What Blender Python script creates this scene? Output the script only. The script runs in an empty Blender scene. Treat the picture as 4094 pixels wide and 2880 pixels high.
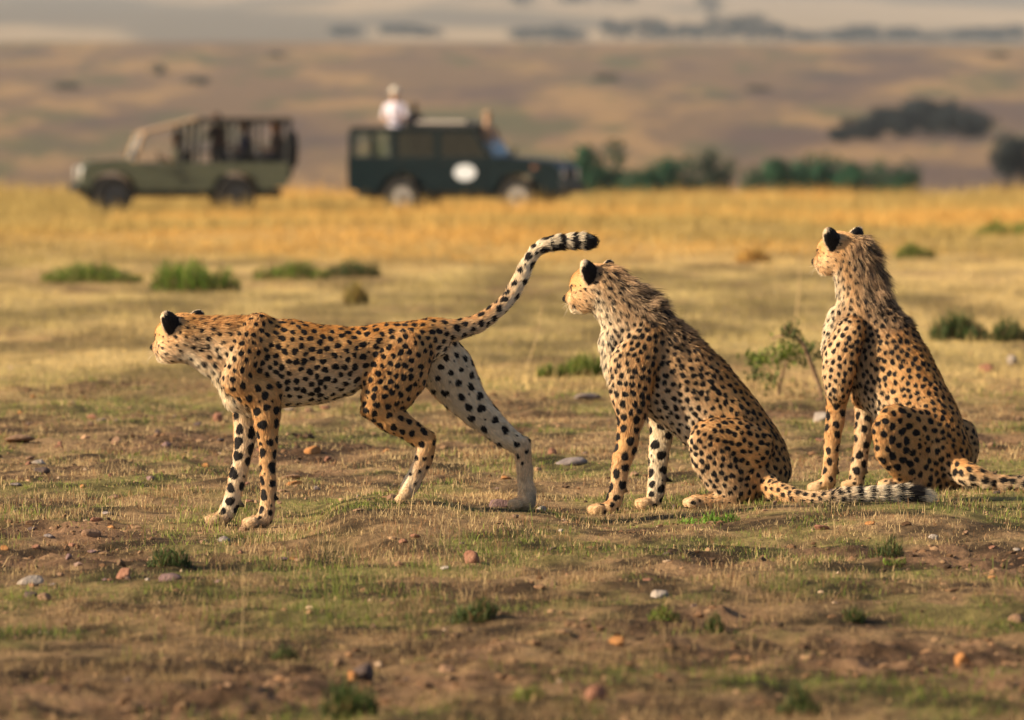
import bpy, bmesh, math, random
import numpy as np
from mathutils import Vector, Matrix

# ------------------------------------------------------------------ camera, sky, sun, exposure
SC = bpy.context.scene
COL = SC.collection
K = 0.9141e-3            # metres per photo pixel (4094 wide) at 30 m
HOR = 538.5              # photo row of the horizon
ZC = 1.40                # camera height

cam_d = bpy.data.cameras.new('camera')
cam = bpy.data.objects.new('camera', cam_d)
COL.objects.link(cam)
cam.location = (0, 0, ZC)
cam.rotation_euler = (math.radians(90), 0, 0)
cam_d.sensor_width = 36.0
cam_d.lens = 36.0 * 30.0 / (4094 * K)
cam_d.shift_y = (HOR - 1440.0) / 4094.0
cam_d.clip_start = 0.5
cam_d.clip_end = 20000
cam_d.dof.use_dof = True
cam_d.dof.focus_distance = 30.0
cam_d.dof.aperture_fstop = cam_d.lens / 53.0
cam_d.dof.aperture_blades = 9
SC.camera = cam

SUN_EL = math.radians(26)
SUN_AZ = math.radians(196)    # direction the light comes from, in the ground plane, from +X
sd = Vector((math.cos(SUN_AZ) * math.cos(SUN_EL), math.sin(SUN_AZ) * math.cos(SUN_EL), math.sin(SUN_EL)))
world = bpy.data.worlds.new('World')
SC.world = world
world.use_nodes = True
wn = world.node_tree.nodes
bg = wn['Background']
sky = wn.new('ShaderNodeTexSky')
sky.sky_type = 'NISHITA'
sky.sun_disc = False
sky.sun_elevation = SUN_EL
sky.sun_rotation = math.atan2(sd.x, sd.y)
sky.air_density = 1.0
sky.dust_density = 2.0
world.node_tree.links.new(sky.outputs[0], bg.inputs[0])
bg.inputs[1].default_value = 0.065
sun_d = bpy.data.lights.new('sun', 'SUN')
sun_d.energy = 5.0
sun_d.angle = math.radians(0.5)
sun_d.color = (1.0, 0.81, 0.56)
sun = bpy.data.objects.new('sun', sun_d)
COL.objects.link(sun)
sun.location = (-20, -8, 15)
sun.rotation_euler = sd.to_track_quat('Z', 'Y').to_euler()

SC.view_settings.view_transform = 'Standard'
SC.view_settings.look = 'None'
SC.view_settings.gamma = 1.0
SC.view_settings.exposure = 0.85
SC.view_settings.use_curve_mapping = False
SC.cycles.max_bounces = 6
SC.cycles.diffuse_bounces = 3
SC.cycles.transparent_max_bounces = 6
SC.cycles.volume_bounces = 0
try:
    SC.cycles_curves.shape = 'RIBBONS'
except Exception:
    pass

rng = np.random.default_rng(7)
random.seed(7)


def W(x, y, Y):
    """photo pixel + distance -> world point"""
    return np.array(((x - 2047.0) * K * Y / 30.0, Y, ZC - (y - HOR) * K * Y / 30.0))


# ------------------------------------------------------------------ helpers
def tag(o, label=None, cat=None, group=None, kind=None):
    if label: o['label'] = label
    if cat: o['category'] = cat
    if group: o['group'] = group
    if kind: o['kind'] = kind
    return o


def empty(name, loc, rot=(0, 0, 0)):
    o = bpy.data.objects.new(name, None)
    COL.objects.link(o)
    o.location = loc
    o.rotation_euler = rot
    o.empty_display_size = 0.1
    return o


def link(name, me, mat=None, parent=None):
    o = bpy.data.objects.new(name, me)
    COL.objects.link(o)
    if mat is not None and not me.materials:
        me.materials.append(mat)
    if parent is not None:
        o.parent = parent
    return o


def mesh_np(name, V, F, smooth=False):
    """mesh from arrays; F is (n,3) or (n,4)"""
    me = bpy.data.meshes.new(name)
    V = np.ascontiguousarray(V, dtype=np.float32)
    F = np.ascontiguousarray(F, dtype=np.int32)
    n, k = F.shape
    me.vertices.add(len(V))
    me.vertices.foreach_set('co', V.ravel())
    me.loops.add(n * k)
    me.loops.foreach_set('vertex_index', F.ravel())
    me.polygons.add(n)
    me.polygons.foreach_set('loop_start', np.arange(0, n * k, k, dtype=np.int32))
    me.polygons.foreach_set('loop_total', np.full(n, k, dtype=np.int32))
    me.update(calc_edges=True)
    me.polygons.foreach_set('use_smooth', np.full(n, bool(smooth)))
    return me


def vcol(me, name, C):
    a = me.attributes.new(name, 'FLOAT_COLOR', 'POINT')
    C = np.asarray(C, dtype=np.float32)
    if C.shape[1] == 3:
        C = np.concatenate([C, np.ones((len(C), 1), np.float32)], 1)
    a.data.foreach_set('color', np.ascontiguousarray(C).ravel())


def vfloat(me, name, A):
    a = me.attributes.new(name, 'FLOAT', 'POINT')
    a.data.foreach_set('value', np.ascontiguousarray(A, dtype=np.float32))


def smooth01(x, a, b):
    t = np.clip((x - a) / (b - a), 0, 1)
    return t * t * (3 - 2 * t)


def _hash(ix, iy, seed):
    n = (ix.astype(np.int64) * 374761393 + iy.astype(np.int64) * 668265263 + seed * 1442695041) & 0xffffffff
    n = ((n ^ (n >> 13)) * 1274126177) & 0xffffffff
    n = (n ^ (n >> 16)) & 0xffffffff
    return n.astype(np.float64) / 4294967295.0


def vnoise(x, y, seed=0):
    x = np.asarray(x, dtype=np.float64); y = np.asarray(y, dtype=np.float64)
    ix = np.floor(x); iy = np.floor(y)
    fx = x - ix; fy = y - iy
    fx = fx * fx * (3 - 2 * fx); fy = fy * fy * (3 - 2 * fy)
    ix = ix.astype(np.int64); iy = iy.astype(np.int64)
    a = _hash(ix, iy, seed); b = _hash(ix + 1, iy, seed)
    c = _hash(ix, iy + 1, seed); d = _hash(ix + 1, iy + 1, seed)
    return (a * (1 - fx) + b * fx) * (1 - fy) + (c * (1 - fx) + d * fx) * fy


def fbm(x, y, seed=0, octv=4, gain=0.5):
    s = 0.0; amp = 1.0; tot = 0.0
    for i in range(octv):
        s = s + amp * vnoise(x * 2 ** i + 17.3 * i, y * 2 ** i - 9.1 * i, seed + i)
        tot += amp; amp *= gain
    return s / tot


# ------------------------------------------------------------------ materials
def newmat(name):
    m = bpy.data.materials.new(name)
    m.use_nodes = True
    return m, m.node_tree.nodes, m.node_tree.links, m.node_tree.nodes['Principled BSDF']


def mat_noise(name, c1, c2, scale=8.0, rough=0.8, detail=6, bump=0.0, bump_scale=None, metallic=0.0, spec=0.3, coat=0.0):
    m, n, l, p = newmat(name)
    tc = n.new('ShaderNodeTexCoord')
    t = n.new('ShaderNodeTexNoise')
    t.inputs['Scale'].default_value = scale
    t.inputs['Detail'].default_value = detail
    l.new(tc.outputs['Object'], t.inputs['Vector'])
    r = n.new('ShaderNodeValToRGB')
    r.color_ramp.elements[0].position = 0.32
    r.color_ramp.elements[1].position = 0.68
    r.color_ramp.elements[0].color = (*c1, 1)
    r.color_ramp.elements[1].color = (*c2, 1)
    l.new(t.outputs['Fac'], r.inputs['Fac'])
    l.new(r.outputs['Color'], p.inputs['Base Color'])
    p.inputs['Roughness'].default_value = rough
    p.inputs['Metallic'].default_value = metallic
    p.inputs['Specular IOR Level'].default_value = spec
    p.inputs['Coat Weight'].default_value = coat
    if bump:
        t2 = n.new('ShaderNodeTexNoise')
        t2.inputs['Scale'].default_value = bump_scale or scale * 4
        t2.inputs['Detail'].default_value = 8
        l.new(tc.outputs['Object'], t2.inputs['Vector'])
        b = n.new('ShaderNodeBump')
        b.inputs['Strength'].default_value = bump
        b.inputs['Distance'].default_value = 0.02
        l.new(t2.outputs['Fac'], b.inputs['Height'])
        l.new(b.outputs['Normal'], p.inputs['Normal'])
    return m


def mat_attr(name, attr='col', rough=0.8, spec=0.15, transl=0.0, vary=0.0):
    m, n, l, p = newmat(name)
    a = n.new('ShaderNodeAttribute')
    a.attribute_name = attr
    l.new(a.outputs['Color'], p.inputs['Base Color'])
    p.inputs['Roughness'].default_value = rough
    p.inputs['Specular IOR Level'].default_value = spec
    if transl:
        tr = n.new('ShaderNodeBsdfTranslucent')
        l.new(a.outputs['Color'], tr.inputs['Color'])
        mx = n.new('ShaderNodeMixShader')
        mx.inputs[0].default_value = transl
        l.new(p.outputs[0], mx.inputs[1]); l.new(tr.outputs[0], mx.inputs[2])
        l.new(mx.outputs[0], n['Material Output'].inputs['Surface'])
    return m


# ------------------------------------------------------------------ implicit surface modelling
def seg_d(P, A, B, ra, rb, L):
    t = B - A
    ln = np.linalg.norm(t); t = t / ln
    l = L - np.dot(L, t) * t
    l = l / np.linalg.norm(l)
    v = np.cross(t, l)
    Q = P - A
    s = Q @ t
    h = np.clip(s / ln, 0, 1)
    ds = s - h * ln
    pl = Q @ l; pv = Q @ v
    rv = ra[0] + (rb[0] - ra[0]) * h
    rw = ra[1] + (rb[1] - ra[1]) * h
    rc = np.minimum(rv, rw)
    a = pv / rv; b = pl / rw; c = ds / rc
    k0 = np.sqrt(a * a + b * b + c * c)
    k1 = np.sqrt((a / rv) ** 2 + (b / rw) ** 2 + (c / rc) ** 2)
    return k0 * (k0 - 1) / np.maximum(k1, 1e-9), h


def ell_d(P, C, R, r):
    """R rows = unit axes, r = radii"""
    Q = (P - C) @ R.T
    q = Q / r
    k0 = np.sqrt((q * q).sum(-1))
    k1 = np.sqrt(((q / r) ** 2).sum(-1))
    return k0 * (k0 - 1) / np.maximum(k1, 1e-9)


class Chain:
    """elliptic tube through stations (3-D points with two radii)"""
    def __init__(s, pts, rad, lat=(0, 1, 0), k=0.02, **par):
        s.p = np.array(pts, float); s.r = np.array(rad, float)
        s.L = np.array(lat, float); s.L /= np.linalg.norm(s.L)
        s.k = k; s.par = par

    def bbox(s):
        m = s.r.max(1)[:, None]
        return (s.p - m).min(0), (s.p + m).max(0)

    def dist(s, P):
        n = len(s.p)
        best = None
        for i in range(n - 1):
            d, h = seg_d(P, s.p[i], s.p[i + 1], s.r[i], s.r[i + 1], s.L)
            if best is None:
                best = d; hh = h
            else:
                hh = np.where(d < best, i + h, hh)
                best = np.minimum(best, d)
        return best, hh / (n - 1)

    def tangent(s, h):
        n = len(s.p)
        T = np.diff(s.p, axis=0)
        T /= np.linalg.norm(T, axis=1)[:, None]
        x = h * (n - 1) - 0.5
        i = np.clip(np.floor(x).astype(int), 0, n - 2); j = np.clip(i + 1, 0, n - 2)
        f = np.clip(x - i, 0, 1)[:, None]
        return T[i] * (1 - f) + T[j] * f


class Ell:
    def __init__(s, c, axes, r, k=0.015, cut=None, flow=(1, 0, 0), **par):
        s.c = np.array(c, float); s.R = np.array(axes, float); s.rr = np.array(r, float)
        s.k = k; s.cut = cut; s.par = par; s.flow = np.array(flow, float)

    def bbox(s):
        m = s.rr.max()
        return s.c - m, s.c + m

    def dist(s, P):
        d = ell_d(P, s.c, s.R, s.rr)
        if s.cut is not None:
            d = np.maximum(d, -ell_d(P, s.cut[0], s.R, s.cut[1]))
        return d, np.zeros(d.shape)

    def tangent(s, h):
        return np.repeat(s.flow[None, :], len(h), 0)


def smin(a, b, k):
    h = np.clip(0.5 + 0.5 * (b - a) / k, 0, 1)
    return b + (a - b) * h - k * h * (1 - h)


def surface_nets(F, o, s):
    ins = F < 0
    nx, ny, nz = F.shape
    cnt = np.zeros((nx - 1, ny - 1, nz - 1), np.int8)
    cor = [(i, j, k) for i in (0, 1) for j in (0, 1) for k in (0, 1)]
    for i, j, k in cor:
        cnt += ins[i:nx - 1 + i, j:ny - 1 + j, k:nz - 1 + k]
    act = (cnt > 0) & (cnt < 8)
    I = np.argwhere(act)
    idx = -np.ones(act.shape, np.int32)
    idx[act] = np.arange(len(I))
    acc = np.zeros((len(I), 3)); num = np.zeros(len(I))
    val = {c: F[I[:, 0] + c[0], I[:, 1] + c[1], I[:, 2] + c[2]] for c in cor}
    for c in cor:
        for ax in range(3):
            if c[ax] == 0:
                c2 = list(c); c2[ax] = 1; c2 = tuple(c2)
                a = val[c]; b = val[c2]
                m = (a < 0) != (b < 0)
                t = np.where(m, a / np.where(m, a - b, 1), 0)
                pos = np.repeat(np.array(c, float)[None], len(I), 0)
                pos[:, ax] = t
                acc += pos * m[:, None]; num += m
    V = (I + acc / num[:, None]) * s + o
    quads = []
    for ax in range(3):
        a1, a2 = (ax + 1) % 3, (ax + 2) % 3
        lo = [slice(1, -1)] * 3; hi = [slice(1, -1)] * 3
        lo[ax] = slice(0, -1); hi[ax] = slice(1, None)
        A = ins[tuple(lo)]; B = ins[tuple(hi)]
        E = np.argwhere(A != B)
        sg = A[E[:, 0], E[:, 1], E[:, 2]]
        for d in range(3):
            if d != ax: E[:, d] += 1
        def cell(d1, d2):
            q = E.copy(); q[:, a1] += d1; q[:, a2] += d2
            return idx[q[:, 0], q[:, 1], q[:, 2]]
        q = np.stack([cell(-1, -1), cell(0, -1), cell(0, 0), cell(-1, 0)], 1)
        q[~sg] = q[~sg][:, ::-1]
        quads.append(q)
    Q = np.concatenate(quads)
    Q = Q[(Q >= 0).all(1)]
    return V, Q


def laplace(V, Q, it=2, lam=0.5):
    E = np.concatenate([Q[:, [0, 1]], Q[:, [1, 2]], Q[:, [2, 3]], Q[:, [3, 0]]])
    E = np.concatenate([E, E[:, ::-1]])
    n = len(V)
    deg = np.maximum(np.bincount(E[:, 0], minlength=n), 1)
    for _ in range(it):
        S = np.stack([np.bincount(E[:, 0], weights=V[E[:, 1], d], minlength=n) for d in range(3)], 1) / deg[:, None]
        V = V + lam * (S - V)
    return V


def blend_prims(prims, vox, smooth=2):
    lo = np.min([p.bbox()[0] for p in prims], 0) - 0.03
    hi = np.max([p.bbox()[1] for p in prims], 0) + 0.03
    n = np.ceil((hi - lo) / vox).astype(int) + 1
    F = np.ones(n, np.float32)
    for p in prims:
        a, b = p.bbox()
        m = p.k + 4 * vox
        i0 = np.maximum(np.floor((a - m - lo) / vox).astype(int), 0)
        i1 = np.minimum(np.ceil((b + m - lo) / vox).astype(int) + 1, n)
        g = [lo[d] + vox * np.arange(i0[d], i1[d]) for d in range(3)]
        P = np.stack(np.meshgrid(*g, indexing='ij'), -1)
        d, _ = p.dist(P)
        sl = tuple(slice(i0[k], i1[k]) for k in range(3))
        F[sl] = smin(F[sl], d.astype(np.float32), p.k)
    V, Q = surface_nets(F, lo, vox)
    return laplace(V, Q, smooth), Q


def tube(pts, r0, r1, ns=7):
    pts = np.array(pts, float); n = len(pts)
    T = np.gradient(pts, axis=0); T /= np.linalg.norm(T, axis=1)[:, None]
    ref = np.array((0.3, 1.0, 0.2)); Vs = []
    for i in range(n):
        a = np.cross(T[i], ref); a /= np.linalg.norm(a); b = np.cross(T[i], a)
        r = r0 + (r1 - r0) * i / (n - 1)
        an = np.linspace(0, 2 * np.pi, ns, endpoint=False)
        Vs.append(pts[i] + r * (np.cos(an)[:, None] * a + np.sin(an)[:, None] * b))
    V = np.concatenate(Vs)
    F = []
    for i in range(n - 1):
        for j in range(ns):
            F.append((i * ns + j, i * ns + (j + 1) % ns, (i + 1) * ns + (j + 1) % ns, (i + 1) * ns + j))
    return V, np.array(F)
# ------------------------------------------------------------------ ground
# where paws, rumps and tails rest: (x, y, z)
FEET = np.array([
    (-0.955, 29.637, -0.0207),
    (-1.096, 29.747, -0.0150),
    (-0.403, 29.751, 0.0637),
    (0.001, 30.005, 0.0295),
    (0.304, 30.710, -0.0234),
    (0.483, 30.890, -0.0091),
    (0.659, 30.665, 0.0048),
    (0.932, 30.800, 0.0425),
    (1.063, 30.540, 0.0288),
    (1.166, 30.500, 0.0288),
    (1.306, 30.490, 0.0385),
    (1.447, 30.500, 0.0390),
    (0.797, 30.680, 0.0020),
    (1.184, 32.300, -0.0105),
    (1.322, 32.450, -0.0070),
    (1.446, 32.040, 0.0106),
    (1.658, 32.150, 0.0075),
    (1.850, 32.000, 0.0198),
    (1.924, 32.000, 0.0120),
    (2.101, 32.020, 0.0053),
    (1.520, 32.120, 0.0049),
])
_zy = np.array((0, 120, 160, 185, 205, 235, 265, 330, 420, 550, 800, 1200, 1600, 1750, 2100, 2400, 3500, 5000, 6000, 7000), float)
_zz = np.array((0, 0, -0.25, -0.32, -0.25, -0.9, -1.9, -4, -6, -5, 1.3, 10.5, 19.3, 19.3, 13, 15, 46, 86, 130, 160), float)
_fy = np.geomspace(1, 7500, 4000)
_fz = np.interp(_fy, _zy, _zz)
_k = np.ones(41) / 41
_fz = np.convolve(np.pad(_fz, 20, mode='edge'), _k, 'valid')


def gbase(x, y):
    z = np.interp(y, _fy, _fz)
    far = smooth01(y, 400, 1500)
    z = z + far * ((fbm(x / 260 + 5, y / 700, 21, 3) - 0.5) * 5.0 * (y / 1600)) - 0.006 * x * smooth01(y, 900, 1600) * (y / 1600)
    z = z + (fbm(x / 9, y / 16, 22, 3) - 0.5) * 0.30 * smooth01(y, 60, 130) * (1 - smooth01(y, 300, 500))
    return z


def patch(x, y):
    """bare-soil and green fractions"""
    bare = fbm(x * 1.3 + 3, y * 0.48, 31, 6, 0.66)
    # open soil at the bottom and towards +X, close to the camera
    bias = 0.085 * smooth01(22.8 - y + 1.7 * x, 0, 3.0) - 0.02
    bias = bias + 0.13 * np.exp(-((x - 2.9) / 1.0) ** 2 - ((y - 44) / 3.5) ** 2) + 0.10 * np.exp(-((x + 2.7) / 0.7) ** 2 - ((y - 45) / 1.6) ** 2)
    bias = bias + 0.12 * np.exp(-((x - 1.7) / 1.1) ** 2 - ((y - 27.3) / 0.9) ** 2)
    bare = smooth01(bare + bias - 0.045 * smooth01(y, 25.5, 28.5), 0.47, 0.66)
    green = fbm(x * 2.0 + 40, y * 0.8 + 7, 37, 6, 0.66)
    green = smooth01(green, 0.44, 0.62)
    return bare, green


def gz(x, y):
    x = np.asarray(x, float); y = np.asarray(y, float)
    z = gbase(x, y)
    near = 1 - smooth01(y, 50, 90)
    m = (fbm(x * 2.2, y * 1.1, 41, 3) - 0.5) * 0.045 + (fbm(x * 7, y * 3.4, 43, 4, 0.65) - 0.5) * 0.046
    bare, _ = patch(x, y)
    m = m + bare * ((fbm(x * 7, y * 3.2, 47, 5, 0.65) - 0.5) * 0.095 - 0.008)
    z = z + near * m
    if len(FEET):
        sw = np.full(z.shape, 0.03); sz = sw * z
        for fx, fy, fz in FEET:
            w = np.exp(-((x - fx) / 0.16) ** 2 - ((y - fy) / 0.85) ** 2)
            sw = sw + w; sz = sz + w * fz
        z = sz / sw
    return z


def hit(xd, yd, ymin=14.0, ymax=6900.0):
    """first point of the ground seen at photo pixel (display scale 2296 wide)"""
    x, y = xd * 4094 / 2296, yd * 4094 / 2296
    Ys = np.geomspace(ymin, ymax, 6000)
    X = (x - 2047) * K * Ys / 30; Z = ZC - (y - HOR) * K * Ys / 30
    G = gz(X, Ys)
    i = np.argmax(Z <= G)
    if not (Z <= G).any(): i = len(Ys) - 1
    return np.array((X[i], Ys[i], G[i]))


def ground_colour(x, y):
    bare, green = patch(x, y)
    n1 = smooth01(fbm(x * 5, y * 2.4, 51, 5, 0.7), 0.32, 0.68)
    n2 = fbm(x / 2.2 + 9, y / 11, 53, 4)
    c = lambda *a: np.array(a)
    soil = c(0.18, 0.105, 0.058)[None] * (0.35 + 1.15 * n1[:, None])
    dry = c(0.25, 0.16, 0.08)[None] * (0.25 + 1.2 * n1[:, None])  # litter and green floor darkened to paint shade between the blades
    grn = c(0.15, 0.14, 0.04)[None] * (0.25 + 1.2 * n1[:, None])
    g = green[:, None] * 0.7
    near = dry * (1 - g) + grn * g
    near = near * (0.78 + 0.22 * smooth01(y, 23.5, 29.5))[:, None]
    near = near * (1 - bare[:, None]) + soil * bare[:, None]
    # middle distance: short olive grass
    t = smooth01(n2, 0.40, 0.64)[:, None]
    mid = c(0.40, 0.285, 0.115) * (1 - t) + c(0.345, 0.25, 0.10) * t
    mid = mid * (1 - 0.45 * bare[:, None]) + c(0.30, 0.17, 0.09) * 0.45 * bare[:, None]
    mid = mid * (0.55 + 0.9 * smooth01(fbm(x / 0.7, y / 3.2, 55, 4, 0.65), 0.3, 0.7))[:, None]
    t = smooth01(y, 38, 52)[:, None]
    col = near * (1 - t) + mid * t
    # golden standing grass
    t2 = smooth01(fbm(x / 5, y / 22, 57, 3), 0.36, 0.62)[:, None]
    gold = c(0.56, 0.335, 0.10) * t2 + c(0.40, 0.27, 0.09) * (1 - t2)
    t = smooth01(y + 26 * (n2 - 0.5), 82, 104)[:, None]
    col = col * (1 - t) + gold * t
    # hillside: brown, tan, dull violet and green bands
    h1 = fbm(x / 11 + 3, y / 105, 61, 6, 0.62); h2 = fbm(x / 9 + 30, y / 75, 63, 5, 0.62); h3 = fbm(x / 20, y / 130 + 9, 67, 5, 0.62)
    hill = c(0.185, 0.125, 0.080)[None] * np.ones((len(x), 1))
    t = smooth01(h1, 0.46, 0.62)[:, None]; hill = hill * (1 - t) + c(0.315, 0.20, 0.10) * t
    t = 0.8 * smooth01(h2, 0.54, 0.68)[:, None]; hill = hill * (1 - t) + c(0.105, 0.105, 0.055) * t
    t = 0.8 * smooth01(h3, 0.52, 0.68)[:, None]; hill = hill * (1 - t) + c(0.110, 0.078, 0.072) * t
    t = smooth01(y, 1420, 1640)[:, None]; hill = hill * (1 - 0.55 * t) + c(0.31, 0.21, 0.11) * 0.55 * t
    # the far slope: pale grass with darker bands
    f1 = fbm(x / 110, y / 520, 71, 4)
    t = smooth01(f1, 0.45, 0.58)[:, None]
    farc = c(0.36, 0.27, 0.17) * (1 - t) + c(0.17, 0.14, 0.10) * t
    t = smooth01(y, 1850, 2150)[:, None]; hill = hill * (1 - t) + farc * t
    t = smooth01(y, 300, 420)[:, None]
    return np.clip(col * (1 - t) + hill * t, 0.01, 0.9)


def half_width(y):
    return 1.7 + 0.105 * y


rows = np.concatenate([np.geomspace(6, 15, 36, endpoint=False), np.geomspace(15, 62, 570, endpoint=False), np.geomspace(62, 330, 110, endpoint=False), np.geomspace(330, 7000, 150)])
cu = np.linspace(-1, 1, 371)
ext = np.linspace(0, 1, 25)[1:] ** 1.8
Yg = np.repeat(rows[:, None], len(cu) + 48, 1)
hw = half_width(rows)[:, None]
Xg = np.concatenate([-(hw + ext[::-1][None] * (40 + 0.8 * rows[:, None])), cu[None] * hw, hw + ext[None] * (40 + 0.8 * rows[:, None])], 1)
xf, yf = Xg.ravel(), Yg.ravel()
Vg = np.stack([xf, yf, gz(xf, yf)], 1)
nr, nc = Xg.shape
ii = np.arange(nr * nc).reshape(nr, nc)
Fg = np.stack([ii[:-1, :-1], ii[:-1, 1:], ii[1:, 1:], ii[1:, :-1]], -1).reshape(-1, 4)
gm = mesh_np('ground', Vg, Fg, True)
vcol(gm, 'col', ground_colour(xf, yf))


def make_ground_mat():
    m, n, l, p = newmat('savanna_ground')
    a = n.new('ShaderNodeAttribute'); a.attribute_name = 'col'
    tc = n.new('ShaderNodeTexCoord')
    mp = n.new('ShaderNodeMapping'); mp.inputs['Scale'].default_value = (1, 0.35, 1)
    l.new(tc.outputs['Object'], mp.inputs['Vector'])
    t = n.new('ShaderNodeTexNoise'); t.inputs['Scale'].default_value = 30; t.inputs['Detail'].default_value = 8; t.inputs['Roughness'].default_value = 0.7
    l.new(mp.outputs[0], t.inputs['Vector'])
    r = n.new('ShaderNodeMapRange'); r.inputs['From Min'].default_value = 0.3; r.inputs['From Max'].default_value = 0.7
    r.inputs['To Min'].default_value = 0.55; r.inputs['To Max'].default_value = 1.35
    l.new(t.outputs['Fac'], r.inputs['Value'])
    mx = n.new('ShaderNodeMix'); mx.data_type = 'RGBA'; mx.blend_type = 'MULTIPLY'; mx.inputs[0].default_value = 1
    l.new(a.outputs['Color'], mx.inputs[6]); l.new(r.outputs[0], mx.inputs[7])
    l.new(mx.outputs[2], p.inputs['Base Color'])
    p.inputs['Roughness'].default_value = 0.95; p.inputs['Specular IOR Level'].default_value = 0.1
    b = n.new('ShaderNodeBump'); b.inputs['Strength'].default_value = 1.0; b.inputs['Distance'].default_value = 0.03
    l.new(t.outputs['Fac'], b.inputs['Height']); l.new(b.outputs['Normal'], p.inputs['Normal'])
    return m


ground = link('ground', gm, make_ground_mat())
tag(ground, 'dry savanna ground rolling away to brown hillsides', 'ground', kind='structure')

# ------------------------------------------------------------------ grass
M_GRASS = mat_attr('grass_blades', transl=0.35, rough=0.7)


def blades(P, h, w, az, lean, col, curl=0.5):
    """bent tapering blades: arrays of roots, heights, widths, azimuths, leans; 5 verts, 3 triangles each"""
    n = len(P)
    d = np.stack([np.cos(az), np.sin(az), np.zeros(n)], 1)
    s = np.stack([-np.sin(az), np.cos(az), np.zeros(n)], 1)
    tw = rng.uniform(-1.2, 1.2, n)[:, None]
    s = s * np.cos(tw) + d * np.sin(tw)
    sn, cs = np.sin(lean)[:, None], np.cos(lean)[:, None]
    up = np.array((0, 0, 1.0))
    m = P + h[:, None] * 0.55 * (d * sn * 0.8 + up * cs)
    l2 = np.minimum(lean * (1 + curl) + 0.15, 1.65)[:, None]
    t = m + h[:, None] * 0.45 * (d * np.sin(l2) + up * np.cos(l2))
    w = w[:, None] * 0.5
    V = np.stack([P - s * w, P + s * w, m - s * w * 0.75, m + s * w * 0.75, t], 1).reshape(-1, 3)
    b = (np.arange(n) * 5)[:, None]
    F = np.concatenate([b + np.array([[0, 1, 3]]), b + np.array([[0, 3, 2]]), b + np.array([[2, 3, 4]])])
    C = np.repeat(col[:, None, :], 5, 1)
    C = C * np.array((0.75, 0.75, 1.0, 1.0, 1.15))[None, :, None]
    return V, F, C.reshape(-1, 3)


def spikes(P, h, w, az, lean, col):
    """plain one-triangle blades for short turf and blurred distance"""
    n = len(P)
    d = np.stack([np.cos(az) * np.sin(lean), np.sin(az) * np.sin(lean), np.cos(lean)], 1)
    a2 = rng.uniform(0, 6.28, n)
    sd_ = np.stack([np.cos(a2), np.sin(a2), np.zeros(n)], 1) * (w * 0.5)[:, None]
    V = np.stack([P - sd_, P + sd_, P + d * h[:, None]], 1).reshape(-1, 3)
    F = np.arange(n * 3).reshape(n, 3)
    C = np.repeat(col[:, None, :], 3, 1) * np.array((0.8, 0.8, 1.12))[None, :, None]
    return V, F, C.reshape(-1, 3)


def blade_object(name, parts, mat=M_GRASS, parent=None, origin=None):
    off = 0; Vs = []; Fs = []; Cs = []
    for V, F, C in parts:
        Vs.append(V); Fs.append(F + off); Cs.append(C); off += len(V)
    V = np.concatenate(Vs)
    if origin is not None: V = V - origin
    me = mesh_np(name, V, np.concatenate(Fs))
    vcol(me, 'col', np.concatenate(Cs))
    o = link(name, me, mat, parent)
    if origin is not None and parent is None: o.location = origin
    return o


STRAW = np.array((0.58, 0.42, 0.21)); LIME = np.array((0.26, 0.31, 0.06)); DULL = np.array((0.19, 0.22, 0.06)); RUST = np.array((0.34, 0.19, 0.09)); GOLD = np.array((0.66, 0.40, 0.115))


def tuft_field(n, y0, y1, nb, hgt, wid, pal, spread, dens, power=0.0, fn=blades):
    """n candidate tufts of nb blades between two distances"""
    u = rng.random(n * 3)
    y = y0 + (y1 - y0) * u
    wgt = (half_width(y) - 0.4) * (30 / y) ** power
    keep = rng.random(n * 3) < wgt / wgt.max()
    y = y[keep]
    x = rng.uniform(-1, 1, len(y)) * (half_width(y) - 0.3)
    k = rng.random(len(y)) < dens(x, y)
    x, y = x[k][:n], y[k][:n]
    m = len(x)
    bare, green = patch(x, y)
    h0 = hgt(x, y) * rng.uniform(0.6, 1.35, m)
    c0 = pal(x, y, bare, green)
    X = np.repeat(x, nb) + rng.normal(0, 1, m * nb) * np.repeat(spread * (0.5 + h0 / h0.mean()), nb)
    Y = np.repeat(y, nb) + rng.normal(0, 1, m * nb) * np.repeat(spread * 1.2 * (0.5 + h0 / h0.mean()), nb)
    h = np.repeat(h0, nb) * rng.uniform(0.5, 1.2, m * nb)
    P = np.stack([X, Y, gz(X, Y) - 0.004], 1)
    col = np.repeat(c0, nb, 0) * rng.uniform(0.7, 1.25, (m * nb, 1))
    flat = rng.random(m * nb) < 0.16
    lean = np.where(flat, rng.uniform(1.1, 1.45, m * nb), np.abs(rng.normal(0.35, 0.35, m * nb)))
    w = wid * rng.uniform(0.7, 1.3, m * nb) * np.sqrt(np.repeat(np.maximum(Y.reshape(m, nb).mean(1), 24) / 30, nb))
    return fn(P, h, w, rng.uniform(0, 2 * np.pi, m * nb), lean, col)


def pal_near(x, y, bare, green):
    g = np.clip(green * 1.05 - 0.18 + rng.normal(0, 0.22, len(x)), 0, 1)[:, None]
    k = rng.random(len(x))[:, None]
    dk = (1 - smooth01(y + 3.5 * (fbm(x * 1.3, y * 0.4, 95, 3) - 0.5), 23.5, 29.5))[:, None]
    gr = np.where(k < 0.45, LIME, DULL)
    st = np.where(k < 0.68, STRAW, RUST)
    isg = rng.random((len(x), 1)) < g * (0.68 + 0.25 * dk)
    c = np.where(isg, gr, st)
    brown = np.where(k < 0.5, np.array((0.30, 0.20, 0.095)), np.array((0.17, 0.105, 0.055)))
    return np.where(isg, c * (1 - 0.32 * dk), c * (1 - 0.75 * dk) + brown * 0.75 * dk)


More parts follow.
